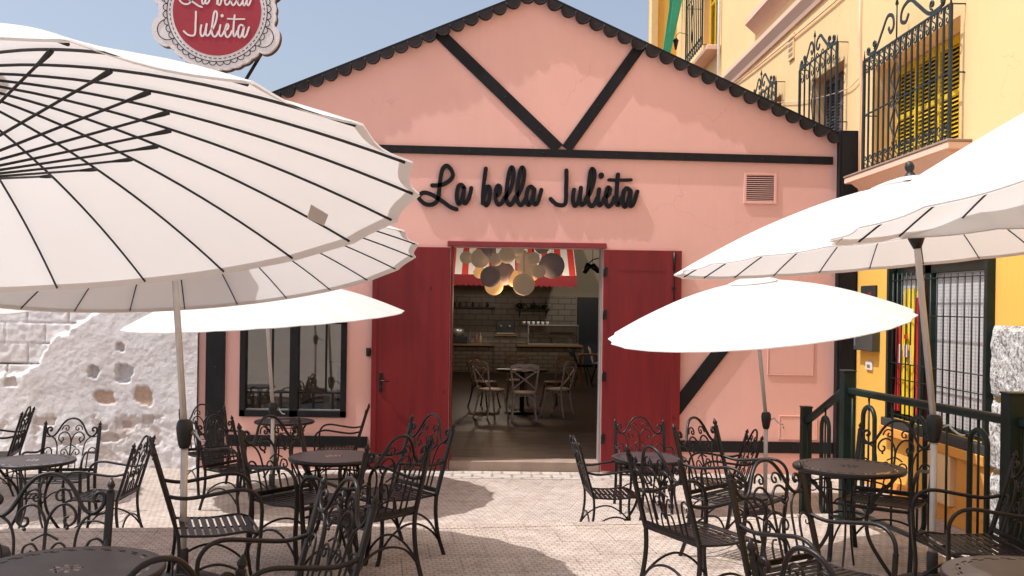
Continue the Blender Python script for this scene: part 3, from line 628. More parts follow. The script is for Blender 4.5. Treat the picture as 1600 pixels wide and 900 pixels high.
b=MB(); b.lathe([(.04,.03),(.04,.72)],12); b.build('column',M['dark_stuff'],ctb); b=MB(); b.lathe([(.3,0),(.3,.015),(.05,.04)],20); b.build('base',M['dark_stuff'],ctb)
def shell_chair(label,x,y,rz,m):
    t=T('shell_chair',label,'chair',(x,y,FZ),None,rz); b=MB(); vs=[];n=12;R_=9
    for i in range(R_+1):
        v=i/R_
        for j in range(n+1):
            u=-1+2*j/n
            if v<.45: q=v/.45; x_=u*.23; y_=.22-.42*q; z_=.44+.03*u*u
            else: q=(v-.45)/.55; x_=u*(.24-.05*q*q); y_=-.20-.12*q+.06*u*u; z_=.45+.42*q*(1-.12*u*u)
            vs.append(V((x_,y_,z_)))
    fs=[(i*(n+1)+j,i*(n+1)+j+1,(i+1)*(n+1)+j+1,(i+1)*(n+1)+j) for i in range(R_) for j in range(n)]
    b.add(vs,fs,True); o=b.build('seat_shell',m,t); md=o.modifiers.new('s','SOLIDIFY'); md.thickness=.03
    for sx in (-1,1):
        for sy in (-1,1): b=MB(); b.tube([(sx*.12,sy*.1,.44),(sx*.22,sy*.22,0)],.011,6); b.build('leg',M['black_plastic'],t)
    return t
p=onZ(908,603,FZ); shell_chair('dark teal upholstered chair at right inside the cafe',p.x,p.y,math.radians(-80),M['blue_velvet'])
p=onZ(936,596,FZ); shell_chair('white chair half hidden by the right door jamb',p.x,p.y-.3,math.radians(-100),M['white_paint'])
t=T('side_table','small square oak table behind the teal chair','table',(2.3,23.2,FZ)); b=MB(); b.box((-.3,-.3,.71),(.5,.3,.74),.005); b.build('tabletop',M['oak'],t)
for sx in (-.27,.47):
    for sy in (-.27,.27): b=MB(); b.box((sx-.02,sy-.02,0),(sx+.02,sy+.02,.71)); b.build('leg',M['oak'],t)
# something to see through the facade window
t=T('side_counter','white cupboard with a blue panel seen through the front window','cupboard',(-2.1,15.2,FZ)); b=MB(); b.box((-.45,-.25,0),(.9,.3,.95),.01); b.build('cupboard_body',M['white_paint'],t); M['bluepanel']=mat('blue_panel',(.03,.16,.42),.5); b=MB(); b.box((-.25,-.262,.25),(.6,-.252,.9)); b.build('front_panel',M['bluepanel'],t)
# ------------------------------------------------------------------ round hanging sign
YS=12.42
sg=empty('hanging_sign',onY(341,20,YS),0,'round red and white scalloped sign on a pole above the roof','sign')
c0=V(sg.location)
def sgf(u,v,d):  # px units (scaled crop px/7.62), origin circle centre
    k=YS/FPX; return (u*k,-d,-v*k)
pl=MB(); n=360; out=[]
cxp,cyp=(772/7.62),(150/7.62)
for i in range(n):
    a=TAU*i/n; r=89.5+1.6*abs(math.sin(a*17))
    for la,lr in ((200.9,17),(332,17),(20.9,17),(152,17),(90,12),(270,3)):
        pass
    for la in (-159.0,-28.0,159.0,28.0):
        d=(math.degrees(a)-la+180)%360-180
        if abs(d)<15: r=max(r,89+16.5*math.sqrt(max(0,1-(d/15)**2)))
    out.append((r*math.cos(a),-r*math.sin(a)))
pl.prism([sgf(u,v,0) for u,v in out],(0,-.05,0)); pl.build('sign_plaque',M['sign_white'],sg)
pl=MB(); pl.prism([V(sgf(u*1.0+.6,v+1.0,0))+V((0,.001,0)) for u,v in out],(0,.07,0)); pl.build('sign_back',M['sign_edge'],sg)
pl=MB(); pl.prism([sgf(68*math.cos(TAU*i/96),68*math.sin(TAU*i/96),.05) for i in range(96)],(0,-.006,0)); pl.build('red_disc',M['sign_red'],sg)
pl=MB()
pl.tube([sgf(77.3*math.cos(TAU*i/96),77.3*math.sin(TAU*i/96),.052) for i in range(96)],.005,6,closed=True)
for i in range(60):
    a0=TAU*i/60; pl.tube([sgf(72.6*math.cos(a0+q*TAU/60*.55),72.6*math.sin(a0+q*TAU/60*.55),.052) for q in (0,.5,1)],.0045,6)
for i in range(44):
    a0=TAU*(i+.5)/44; cx,cy=78*math.cos(a0),78*math.sin(a0); pl.tube([sgf(cx+5.4*math.cos(a0-PI/2+PI*k/8),cy+5.4*math.sin(a0-PI/2+PI*k/8),.052) for k in range(9)],.0045,6)
for la in (159.0,28.0,-159.0,-28.0):
    a0=math.radians(la); cx,cy=81*math.cos(a0),81*math.sin(a0); pl.tube([sgf(cx+16*math.cos(a0-PI*.52+PI*1.04*k/14),cy+16*math.sin(a0-PI*.52+PI*1.04*k/14),.052) for k in range(15)],.005,6)
pl.build('scallop_border',M['sign_black'],sg)
pl=MB()
def fj(u,v,d): return sgf((375+(u-320)*.672)/7.62-cxp,(140+(v-155)*.62)/7.62-cyp,.056+d)
def fl_(u,v,d): return sgf((320+(u-95)*.524)/7.62-cxp,(105+(v-700)*.50)/7.62-cyp,.056+d)
for s_ in LB: ribbon(pl,s_,16,fj,.006)
ribbon(pl,CROSS,13,fj,.007); dot(pl,(1003,252),27,fj,.006)
for s_ in LA: ribbon(pl,s_,19,fl_,.006)
pl.build('sign_lettering',M['sign_white'],sg)['label']='white script lettering reading La bella Julieta on the red disc'
pl=MB(); rel=lambda x,y,Y: onY(x,y,Y)-c0
pl.tube([rel(350,100,YS+.1),rel(350,190,YS+.1)],.045,8); pl.tube([rel(412,78,YS+.1),rel(345,190,YS+.1)],.022,8); pl.tube([rel(350,190,YS+.1),(rel(350,190,YS+.1)+V((0,.6,0)))],.03,8)
pl.build('bracket',M['black_wood'],sg)
# ------------------------------------------------------------------ white ruined wall, left
def brk(X,z):
    px=773+X*FPX/YF; py=470-(z-EYE)*FPX/YF
    pts=[(-400,640),(0,592),(42,592),(70,572),(87,538),(115,524),(118,514),(163,490),(260,420),(300,340)]
    for a,b in zip(pts[:-1],pts[1:]):
        if a[0]<=px<b[0]:
            t=(px-a[0])/(b[0]-a[0]); return (a[1]+(b[1]-a[1])*t)-py   # >0 above line => brick
    return -50
def hsh(i,j): return (math.sin(i*127.1+j*311.7)*43758.5453)%1
HOLES=[(195,543,5,5,.06),(154,583,7,9,.08),(201,583,11,12,.09),(173,622,14,10,.022),(232,617,11,14,.022),(28,600,8,6,.04),(170,668,7,4,.04),(207,664,6,5,.04),(240,655,8,7,.03),(80,660,14,6,.04),(180,683,14,6,.04),(120,690,18,5,.03)]
ww=MB(); X0,X1,H=-10.5,XL-.004,3.3; st=.0165; nx=int((X1-X0)/st); nz=int(H/st); vs=[]; cols_=[]
for j in range(nz+1):
    z=H*j/nz
    for i in range(nx+1):
        X=X0+(X1-X0)*i/nx; px=773+X*FPX/YF; py=470-(z-EYE)*FPX/YF
        q=V((X*1.0,z*1.0,3.3)); b_=brk(X,z)+6*noise.noise(q*5)+5*noise.noise(q*17)
        lump=.007*noise.fractal(q*1.8,.9,2.1,4)+.0042*noise.fractal(q*15,.7,2.2,5)+.004*abs(noise.noise(q*24))
        if py>640: lump+= .014*noise.fractal(q*7+V((5,1,0)),.8,2.1,4)*min(1,(py-640)/25)
        patch=0.; ink=0.
        if b_>0:
            row=math.floor(z/.262); xx=X+.26*(row%2)+.07*hsh(row,3); cl=math.floor(xx/.52); fz=z/.262-row; fx=xx/.52-cl
            mort=min(fz*.262,(1-fz)*.262,fx*.52,(1-fx)*.52); m_=min(1,mort/.011)
            d=.055+.010*noise.noise(q*14)+(1-m_)*.03*(0.4+hsh(cl,row*7))+ .012*(hsh(cl,row)-.5)+.3*lump; 
            ink=(1-m_)*max(0,min(1,.70+2.2*noise.noise(q*3.2)+.8*noise.noise(q*13))); d+=.02*ink; d*=min(1,b_/5)
        else: d=-lump
        for k,(hx,hy,rx,ry,hd) in enumerate(HOLES):
            e=max(abs(px-hx)/rx,abs(py-hy)/ry)*.55+.45*math.hypot((px-hx)/rx,(py-hy)/ry)+.38*noise.noise(q*6+V((k,0,0)))+.28*noise.noise(q*15)
            if e<1.15 and True:
                f=min(1,(1.15-e)/.09); d+=hd*f
                if hd<=.06: patch=max(patch,f*(.85 if k in(3,4) else .4))
                else: ink=max(ink,.12*f)
        if py>648: 
            g=noise.fractal(q*4.5+V((9,2,0)),.8,2.1,4)
            if g>.26: patch=max(patch,min(.42,(g-.26)*3)); d+=.012
        vs.append((X,YF-.05+d,z)); cols_.append((patch,ink,hsh(round(hx),1),1))
ww.add(vs,[(j*(nx+1)+i,j*(nx+1)+i+1,(j+1)*(nx+1)+i+1,(j+1)*(nx+1)+i) for j in range(nz) for i in range(nx)],True)
ww.add([(X0,YF+.2,0),(X1,YF+.2,0),(X1,YF+.2,H),(X0,YF+.2,H),(X0,YF-.04,H),(X1,YF-.04,H)],[(3,2,1,0),(4,5,2,3)])
cols_+= [(0,0,0,1)]*6
m,nt,b=newmat('whitewashed_rubble'); at=N(nt,'ShaderNodeVertexColor',layer_name='wear'); sp=N(nt,'ShaderNodeSeparateColor'); L(nt,at.outputs['Color'],sp.inputs[0]); vec=coords(nt,True)
n1=noise_(nt,vec,3,6,.65); base=ramp(nt,n1,[(.3,(.72,.69,.695)),(.6,(.80,.775,.78)),(.8,(.84,.82,.82))]); och=ramp(nt,noise_(nt,vec,9,5,.7),[(.3,(.42,.24,.13)),(.7,(.58,.42,.32))])
col=mixc(nt,sp.outputs[0],base,och); col=mixc(nt,sp.outputs[1],col,(.13,.105,.10)); 
dirt=ramp(nt,noise_(nt,vec,1.7,6,.7),[(.50,(1,1,1)),(.75,(.76,.70,.66))]); col=mixc(nt,1.,col,dirt,'MULTIPLY')
L(nt,col,b.inputs['Base Color']); b.inputs['Roughness'].default_value=.95; b.inputs['Specular IOR Level'].default_value=.15; bump(nt,b,noise_(nt,vec,34,7,.78),.75,.012)
o=ww.build('ruined_wall',m); ca=o.data.color_attributes.new('wear','FLOAT_COLOR','POINT')
for i,c in enumerate(cols_): ca.data[i].color=c
tag(o,'whitewashed rubble wall with exposed blocks and flaking plaster, left of the pink building','wall')
# ------------------------------------------------------------------ yellow building
XW=4.682; YE=26.8
yb=empty('yellow_building',(XW,0,0),0,'tall yellow house with iron window grilles to the right','building')
def Q(mb,name,m,parent=None,label=None):
    o=mb.build(name,m,parent or yb)
    if parent is None: o.location=(-XW,0,0)
    if label: o['label']=label
    return o
wf=lambda u,v,d:(XW+d,u,v)
lw=MB(); LOWH=(9.20,11.58,.90,2.66)
wf2=lambda u,v,d:(XW-.004+d,u,v)
panel(lw,wf,-2,YE,0,3.2,[LOWH],.35); Q(lw,'lower_wall',M['yellow_lo'])
W1=(9.98,12.25,3.90,5.16); W2=(13.35,14.7,3.6,5.55); W3=(16.3,17.5,3.7,5.7); W4=(21.0,22.6,7.8,10.3)
uw=MB(); panel(uw,wf,-2,YE,3.2,13.5,[W1,W2,W3,W4],.35); uw.box((XW+.35,YE-.3,0),(XW+8,YE,13.5)); uw.box((XW+.35,-2,0),(XW+8,-1.7,13.5)); Q(uw,'upper_wall',M['yellow_hi'])
rb_=MB(); rb_.box((XW-.2,-2.2,13.5),(XW+8.2,YE+.2,13.8)); Q(rb_,'flat_roof',M['cornice'])
cn=MB()
cn.prism([(XW,-2,6.62),(XW-.035,-2,6.62),(XW-.05,-2,6.68),(XW-.11,-2,6.80),(XW-.12,-2,6.82),(XW-.12,-2,6.90),(XW,-2,6.90)],(0,YE+2-.01,0))
Q(cn,'cornice',M['cornice'])
cn=MB(); cn.box((XW-.20,15.4,7.30),(XW,18.0,7.42),.01); cn.prism([(XW,15.4,7.14),(XW,15.4,7.30),(XW-.18,15.4,7.30)],(0,2.6,0)); Q(cn,'upper_sill',M['cornice'])
cn=MB(); cn.box((XW-.30,20.8,7.60),(XW,22.8,7.70),.01); Q(cn,'upper_sill',M['cornice'])
M['shutter_y']=mat('bright_yellow_shutter',(.76,.50,.012),.55,0,.08,6); M['shutter_g']=mat('mauve_grey_shutter',(.16,.12,.13),.6,0,.2,5)
def shutters(W,m,depth=.22,leaves=4):
    y0,y1,z0,z1=W; b=MB(); b.box((XW+depth+.06,y0,z0),(XW+depth+.08,y1,z1)); b2=MB(); lw_=(y1-y0)/leaves
    for i in range(leaves):
        a=y0+i*lw_; X=XW+depth
        for p,q in (((a+.004,z0+.01),(a+.05,z1-.01)),((a+lw_-.05,z0+.01),(a+lw_-.004,z1-.01)),((a+.05,z0+.01),(a+lw_-.05,z0+.10)),((a+.05,z1-.10),(a+lw_-.05,z1-.01)),((a+.05,(z0+z1)/2-.03),(a+lw_-.05,(z0+z1)/2+.03))): b2.box((X,p[0],p[1]),(X+.04,q[0],q[1]),.003)
        z=z0+.11
        while z<z1-.13: b2.prism([(X+.005,a+.05,z),(X+.035,a+.05,z+.03),(X+.035,a+.05,z+.037),(X+.005,a+.05,z+.007)],(0,lw_-.10,0)); z+=.048
    f=Q(b2,'shutter',m); Q(b,'shutter_backing',M['dark_stuff'],None)
shutters(W1,M['shutter_y'],.28,4); shutters(W2,M['shutter_g'],.2,2); shutters(W3,M['shutter_g'],.2,2); shutters(W4,M['shutter_y'],.15,3)
def scroll2(c,r,a0,dirn,n=12,turns=1.25): return spiral(c,r,r*.22,a0,turns*dirn,n)
def grille(y0,y1,z0,z1,p,nb,mt,crest=1.0,returns=True,name='window_grille',lab=None):
    X=XW-p; b=MB()
    def pt(y,z,dx=0): return (X+dx,y,z)
    for z in (z0,z1): b.tube([pt(y0,z),pt(y1,z)],.0,8,flat=(.008,.012),up=(0,0,1))
    zm=z0+(z1-z0)*.50; b.tube([pt(y0,zm),pt(y1,zm)],0,8,flat=(.009,.009),up=(0,0,1))
    for i in range(nb+1):
        y=y0+(y1-y0)*i/nb; w_=.018 if i in (0,nb) else .011; b.tube([pt(y,z0),pt(y,z1)],0,8,flat=(w_,w_),up=(1,0,0))
        if i<nb:
            yc=y+(y1-y0)/nb/2; r=(y1-y0)/nb*.36
            for zz in (z1-.08,z0+.08):
                for s in (-1,1):
                    b.tube([pt(a,c,.0) for a,c in scroll2((yc,zz+s*r*1.0),r,-s*PI/2,1,8,1.0)],.008,5)
    # side returns
    for y in (y0,y1):
        for z in (z0,zm,z1): b.tube([pt(y,z),(XW+.02,y,z)],.008,6)
    # central diamonds
    ym=(y0+y1)/2+(y1-y0)*.08
    for zc in ((z1-.16+zm)/2,(zm+z0+.16)/2):
        hh=(z1-z0)*.14; wv=(y1-y0)*.055
        b.tube([pt(ym,zc+hh,-.01),pt(ym+wv,zc,-.01),pt(ym,zc-hh,-.01),pt(ym-wv,zc,-.01)],0,8,flat=(.014,.006),up=(1,0,0),closed=True)
        for s in (-1,1):
            for t in (-1,1): b.tube([pt(a,c,-.01) for a,c in scroll2((ym+t*.045,zc+s*(hh+.03)),.032,PI/2 if s>0 else -PI/2,t,9,1.1)],.0055,5)
    for s in (-1,1):
        for t in (-1,1): b.tube([pt(a,c,-.01) for a,c in scroll2((ym+t*.10,zm+s*.045),.034,PI/2,t*s,9,1.1)],.0055,5)
    # crest
    if crest:
        h=crest; b.tube([pt(ym,z1),pt(ym,z1+.42*h)],.009,6); b.tube([pt(ym,z1+.40*h),pt(ym,z1+.52*h)],[.02,.002],6)
        for s in (-1,1):
            e=y1 if s>0 else y0; Ld=abs(e-ym)
            path=[(ym+s*Ld*.86,z1+.05),(ym+s*Ld*.78,z1+.03),(ym+s*Ld*.62,z1+.05),(ym+s*Ld*.42,z1+.22*h),(ym+s*Ld*.27,z1+.34*h),(ym+s*Ld*.12,z1+.30*h),(ym+s*Ld*.09,z1+.18*h),(ym+s*Ld*.18,z1+.13*h),(ym+s*Ld*.24,z1+.2*h)]
            b.tube(cr([pt(a,c) for a,c in path],5),.0,8,flat=(.022,.007),up=(1,0,0))
            b.tube([pt(a,c) for a,c in scroll2((ym+s*Ld*.86,z1+.085),.05,-PI/2,s,10,1.2)],.014,5)
            b.tube([pt(a,c) for a,c in scroll2((ym+s*Ld*.68,z1+.12),.055,-PI/2,-s,10,1.2)],.013,5)
            b.tube([pt(e,z1),pt(e,z1+.12*h)],[.012,.004],6)
    return Q(b,name,mt,None,lab)
grille(9.87,12.20,3.87,5.24,.15,15,M['iron_grey'],1.0,lab='ornate window grille with large crest scrolls')
grille(13.2,14.82,3.6,5.74,.15,7,M['iron_grey'],.8,lab='narrow grille above the roof edge')
grille(16.1,17.65,3.7,5.86,.15,7,M['iron_grey'],.8,lab='partly hidden grille behind the roof')
grille(20.9,22.7,7.72,10.3,.38,9,M['iron_green'],0,lab='deep box grille high on the far end')
sb=MB(); sb.box((XW-.24,9.70,3.76),(XW,12.60,3.83),.006); sb.prism([(XW,9.8,3.62),(XW,9.8,3.76),(XW-.20,9.8,3.76)],(0,2.7,0)); Q(sb,'window_sill',M['cornice'])
sb=MB(); sb.box((XW-.25,9.69,3.832),(XW,12.61,3.856),.004); Q(sb,'sill_tile',M['threshold'])
# small wall things
sb=MB(); p=onX(1235,72,XW); sb.box((XW-.03,p.y-.25,p.z-.25),(XW-.001,p.y+.02,p.z+.16),.004); o=Q(sb,'wall_vent',M['yellow_hi'])
for i in range(4):
    b=MB(); b.box((XW-.034,p.y-.22,p.z-.20+i*.085),(XW-.0305,p.y-.01,p.z-.15+i*.085)); Q(b,'vent_slot',M['threshold'],None)
cb_=MB()
pts=[onX(x,y,XW-.03) for x,y in ((1120,150),(1165,118),(1200,90),(1246,52),(1290,15),(1330,-20))]; cb_.tube(cr(pts,5),.012,5)
pts=[onX(x,y,XW-.03) for x,y in ((1215,160),(1250,158),(1290,150),(1325,138),(1342,122))]; cb_.tube(cr(pts,6),.006,5)
cb_.tube([onX(1344,-10,XW-.03),onX(1343,60,XW-.03),onX(1345,130,XW-.03),onX(1343,200,XW-.03),onX(1342,300,XW-.03)],.012,6)
tag(Q(cb_,'wall_cable',M['cornice']))
dp=MB(); dp.tube([(XW-.06,20.75,3.3),(XW-.06,20.75,13.4)],.03,10); Q(dp,'drainpipe',M['white_paint'])
# projecting far bay and green awning beyond
bay=MB(); bay.box((XW-.62,26.0,3.2),(XW-.001,YE,13.5)); Q(bay,'corner_bay',M['yellow_lo'])
bay=MB(); bay.box((XW-.68,25.96,3.2),(XW-.50,26.3,13.5),.01); Q(bay,'quoin_strip',M['yellow_hi'])
M['green_canvas']=mat('green_canvas',(.03,.30,.18),.8,0,.06,4)
gw=MB(); q=[onY(x,y,25.2) for x,y in ((1047,-60),(1078,-60),(1064,10),(1046,92),(1034,92),(1046,10))]; gw.prism(q,(0,.05,0)); q=[onY(x,y,24.9) for x,y in ((1062,-60),(1082,-60),(1066,0),(1054,40),(1046,50),(1052,0))]; gw.prism(q,(0,.04,0)); Q(gw,'green_awning',M['green_canvas'])
wl=empty('wall_lantern',(XW-.5,24.0,8.6),0,'small black wall lantern below the green awning','lantern'); p=onX(1056,68,XW-.5); wl.location=(onY(1056,68,24.4)); wl.scale=(.55,.55,.55)
b=MB(); b.lathe([(.04,-.28),(.10,.0),(.13,.12),(.15,.13),(.03,.26),(.01,.34)],6); b.build('lantern_body',M['iron'],wl); b=MB(); b.tube(cr([(0,0,.32),(.15,0,.48),(.5,0,.4),(.9,0,.1)],5),.015,6); b.build('bracket',M['iron'],wl)
# ground floor window
y0,y1,z0,z1=LOWH
fr=MB(); X=XW+.02
for a,b_,c,d in ((y0,y0+.16,z0,z1),(y1-.09,y1,z0,z1),(10.62,10.78,z0,z1),(y0+.16,y1-.09,z0,z0+.06),(y0+.16,y1-.09,z1-.10,z1)): fr.box((X,a,c),(X+.09,b_,d),.004)
Q(fr,'window_frame',M['iron_green'],None,'dark green frame of the ground floor window')
def blindm():
    m,nt,b=newmat('white_roller_slats'); vec=coords(nt,True); w=N(nt,'ShaderNodeTexWave',wave_type='BANDS',bands_direction='Z'); w.inputs['Scale'].default_value=9; L(nt,vec,w.inputs[0]); L(nt,ramp(nt,w.outputs['Fac'],[(.1,(.44,.42,.42)),(.4,(.52,.50,.50))]),b.inputs['Base Color']); bump(nt,b,w.outputs['Fac'],.2,.004); return m  # darker bands put the shading between the slats into the colour
M['blind']=blindm()
bl=MB(); bl.box((X+.06,y0+.16,z0+.06),(X+.07,10.62,z1-.1)); bl.box((X+.06,10.78,z0+.06),(X+.07,y1-.09,z1-.1)); Q(bl,'roller_blind',M['blind'])
br=MB(); Xb=XW-.05
for k in range(9): y=y0+.2+k*(10.62-y0-.2)/8; br.tube([(Xb,y,z0+.02),(Xb,y,z1-.12)],.009,6)
for k in range(6): y=10.84+k*(y1-.12-10.84)/5; br.tube([(Xb,y,z0+.02),(Xb,y,z1-.08)],.009,6)
for z in (z0+.06,z0+.47,1.55,2.1,2.5): br.tube([(Xb-.004,y0+.0,z),(Xb-.004,y1,z)],.007,6)
for y in (y0+.03,y1-.03): br.box((Xb-.03,y-.03,z0),(Xb+.05,y+.03,z1),.003)
br.box((Xb-.012,10.66,z0+.02),(Xb+.012,10.74,z1-.05),.003)
Q(br,'window_grille',M['iron_green'],None,'plain dark green bars over the ground floor window')
sl2=MB(); sl2.box((XW-.09,y0-.1,z0-.10),(XW+.1,y1+.1,z0-.002),.006); Q(sl2,'stone_sill',mat('dark_sill',(.035,.035,.032),.7))
og=MB(); og.box((XW-.05,9.205,.001),(XW-.001,20,.18),.004); og.box((XW-.10,9.205,.70),(XW-.001,11.7,.80),.006); og.box((XW-.06,9.205,.18),(XW-.001,9.8,.70)); Q(og,'orange_plinth',M['orange'])
pz=MB(); pz.box((XW-.09,9.9,.181),(XW-.002,10.5,.70),.01); Q(pz,'plinth_panel',M['yellow_hi'])
def gran():
    m,nt,b=newmat('rough_granite'); vec=coords(nt,True); vo=N(nt,'ShaderNodeTexVoronoi'); vo.inputs['Scale'].default_value=42; L(nt,vec,vo.inputs['Vector']); n=noise_(nt,vec,30,6,.8)
    L(nt,ramp(nt,n,[(.40,(.06,.055,.055)),(.49,(.50,.47,.45)),(.6,(.82,.80,.78))]),b.inputs['Base Color']); bump(nt,b,n,1.,.03); b.inputs['Roughness'].default_value=.9; return m
M['granite']=gran()
for k,(zz0,zz1) in enumerate(((.001,.66),(.68,1.33),(1.35,2.03))):
    for j in range(2):
        gb=MB(); ya=7.3+j*.95; nn=14; vs=[]
        for a in range(nn+1):
            for c in range(nn+1):
                y=ya+.94*a/nn; z=zz0+(zz1-zz0)*c/nn; e=min(a,nn-a,c,nn-c); d=.06 if e>0 else .0; vs.append((XW-.01-d-(.03*noise.fractal(V((y*6,z*6,k)),.8,2.1,4) if e>0 else 0),y,z))
        gb.add(vs,[(a*(nn+1)+c,a*(nn+1)+c+1,(a+1)*(nn+1)+c+1,(a+1)*(nn+1)+c) for a in range(nn) for c in range(nn)],False); Q(gb,'granite_block',M['granite'])
# things on the yellow wall
yb_=None
mbx=empty('mailbox',(XW,12.27,1.6),0,'dark metal mailbox on the yellow wall beside the pink building','mailbox'); b=MB(); b.box((-.10,-.31,.05),(-.001,.31,.42),.006); b.build('box_body',M['dkbox'],mbx); b=MB(); b.box((-.104,-.24,.31),(-.1005,.24,.335)); b.build('slot',M['dark_stuff'],mbx); b=MB(); b.box((-.106,.24,.1),(-.1005,.27,.38)); b.build('hinge_strip',M['steel'],mbx)
nb=empty('notice_plate',(XW,12.3,2.32),0,'small grey notice plate high on the yellow wall above the mailbox','notice'); b=MB(); b.box((-.03,-.24,-.05),(-.001,.24,.14),.004); b.build('plate',M['iron_grey'],nb); b=MB(); b.box((-.033,-.12,.0),(-.0305,.0,.06)); b.build('red_field',M['red_paint'],nb)
ic=empty('intercom',(XW,12.25,1.46),0,'small white intercom plate under the mailbox','intercom'); b=MB(); b.box((-.025,-.09,-.05),(-.001,.11,.06),.006); b.build('plate',M['white_paint'],ic); b=MB(); b.box((-.03,-.05,-.02),(-.026,.05,.02),.002); b.build('button',M['steel'],ic)
# flag of Spain hanging inside the bars
fm_r=mat('red_flag_cloth',(.55,.015,.02),.8,0,.1,5); fm_y=mat('yellow_flag_cloth',(.80,.55,.01),.8,0,.08,5)
fg=empty('hanging_flag',(XW-.01,11.2,1.0),0,'red and yellow flag with a crest hanging behind the window bars','flag')
def cloth(ya,yb2,z0_,z1_,m,name,ph):
    b=MB(); nu,nv=22,26; vs=[]
    for i in range(nu+1):
        for j in range(nv+1):
            u=i/nu; v=j/nv; y=ya+(yb2-ya)*u; z=z0_+(z1_-z0_)*v; x=.016*math.sin(u*7+ph+v*2.5)+.006*math.sin(u*13+v*7)-.008
            vs.append((x-.0,y-11.2,z-1.0))
    b.add(vs,[(i*(nv+1)+j,i*(nv+1)+j+1,(i+1)*(nv+1)+j+1,(i+1)*(nv+1)+j) for i in range(nu) for j in range(nv)],True); return b.build(name,m,fg)
cloth(11.28,11.46,1.0,2.1,fm_r,'red_stripe',0); cloth(10.90,11.28,.98,2.4,fm_y,'yellow_stripe',4.9); cloth(10.79,10.90,1.0,2.3,fm_r,'red_stripe',2)
cr_=MB(); cw=mat('crest_white',(.6,.5,.5),.8)
for (dy,dz,w_,h_,c) in ((-.13,.70,.10,.14,0),(-.13,.70,.04,.14,1),(.03,.66,.03,.22,0),(-.27,.66,.03,.22,0),(-.13,.86,.09,.05,1)):
    cr_.cur=c; cr_.box((-.045,dy-w_/2+.02,dz-h_/2),(-.035-.003*c-.004,dy+w_/2+.02,dz+h_/2),.004)
cr_.build('crest',[cw,fm_r],fg)
# ------------------------------------------------------------------ railing
rl=empty('terrace_railing',(2.82,8.24,ZP),0,'dark green iron railing with tall hoops along the right terrace edge','railing'); RO=V((2.82,8.24,ZP))
def RB(mb,name,m=None,label=None):
    o=mb.build(name,m or M['iron_green'],rl); o.location=-RO
    if label: o['label']=label
    return o
def post(x,y,z,h,w_,lab=None):
    b=MB(); b.box((x-w_/2,y-w_/2,z),(x+w_/2,y+w_/2,z+h-.012),.004); b.box((x-w_/2-.006,y-w_/2-.006,z+h-.014),(x+w_/2+.006,y+w_/2+.006,z+h),.004); b.box((x-.11,y-.09,z+.001),(x+.11,y+.09,z+.014),.003); RB(b,'railing_post',None,lab)
P1=V((2.95,9.30,0)); P2=V((2.96,8.24,ZP)); P3=V((3.21,6.05,ZP)); P4=V((3.47,3.8,ZP))
post(P1.x,P1.y,0,1.24,.09,'lower post at the foot of the steps'); post(P2.x,P2.y,ZP,1.24,.10); post(P3.x,P3.y,ZP,1.25,.12); post(P4.x,P4.y,ZP,1.25,.12)
def section(A,B,nl,hA=1.10,hB=1.10,zb=.12):
    d=B-A; dh=V((d.x,d.y,0)).normalized()
    t=MB(); a=A+V((0,0,hA-.03)); b_=B+V((0,0,hB-.03)); t.tube([a,b_],0,8,flat=(.028,.028),up=(0,0,1)); RB(t,'top_rail'); t=MB(); t.tube([A+V((0,0,.09)),B+V((0,0,.09))],0,8,flat=(.02,.015),up=(0,0,1)); RB(t,'bottom_rail')
    for i in range(nl):
        f=(i+.5)/nl; c=A+d*f; top=hA+(hB-hA)*f-.13; r=.095; bot=.13+r
        pts=[c+dh*(r*math.cos(a_))+V((0,0,top-r+r*math.sin(a_))) for a_ in [PI*k/10 for k in range(11)]]+[c+dh*(r*math.cos(a_))+V((0,0,bot+r*math.sin(a_))) for a_ in [PI+PI*k/10 for k in range(11)]]
        h=MB(); h.tube(pts,.019,8,closed=True); RB(h,'hoop')
    nbp=nl*2
    for i in range(nbp+1):
        f=(i+.0)/nbp
        if f in(0,1): f=.04 if f==0 else .96
        c=A+d*f; hh=hA+(hB-hA)*f; q=MB(); q.tube([c+V((0,0,.09)),c+V((0,0,hh-.05))],.0085,6); RB(q,'baluster')
section(P2,P3,3); section(P3,P4,3); section(P1,P2,1,1.12,1.12)
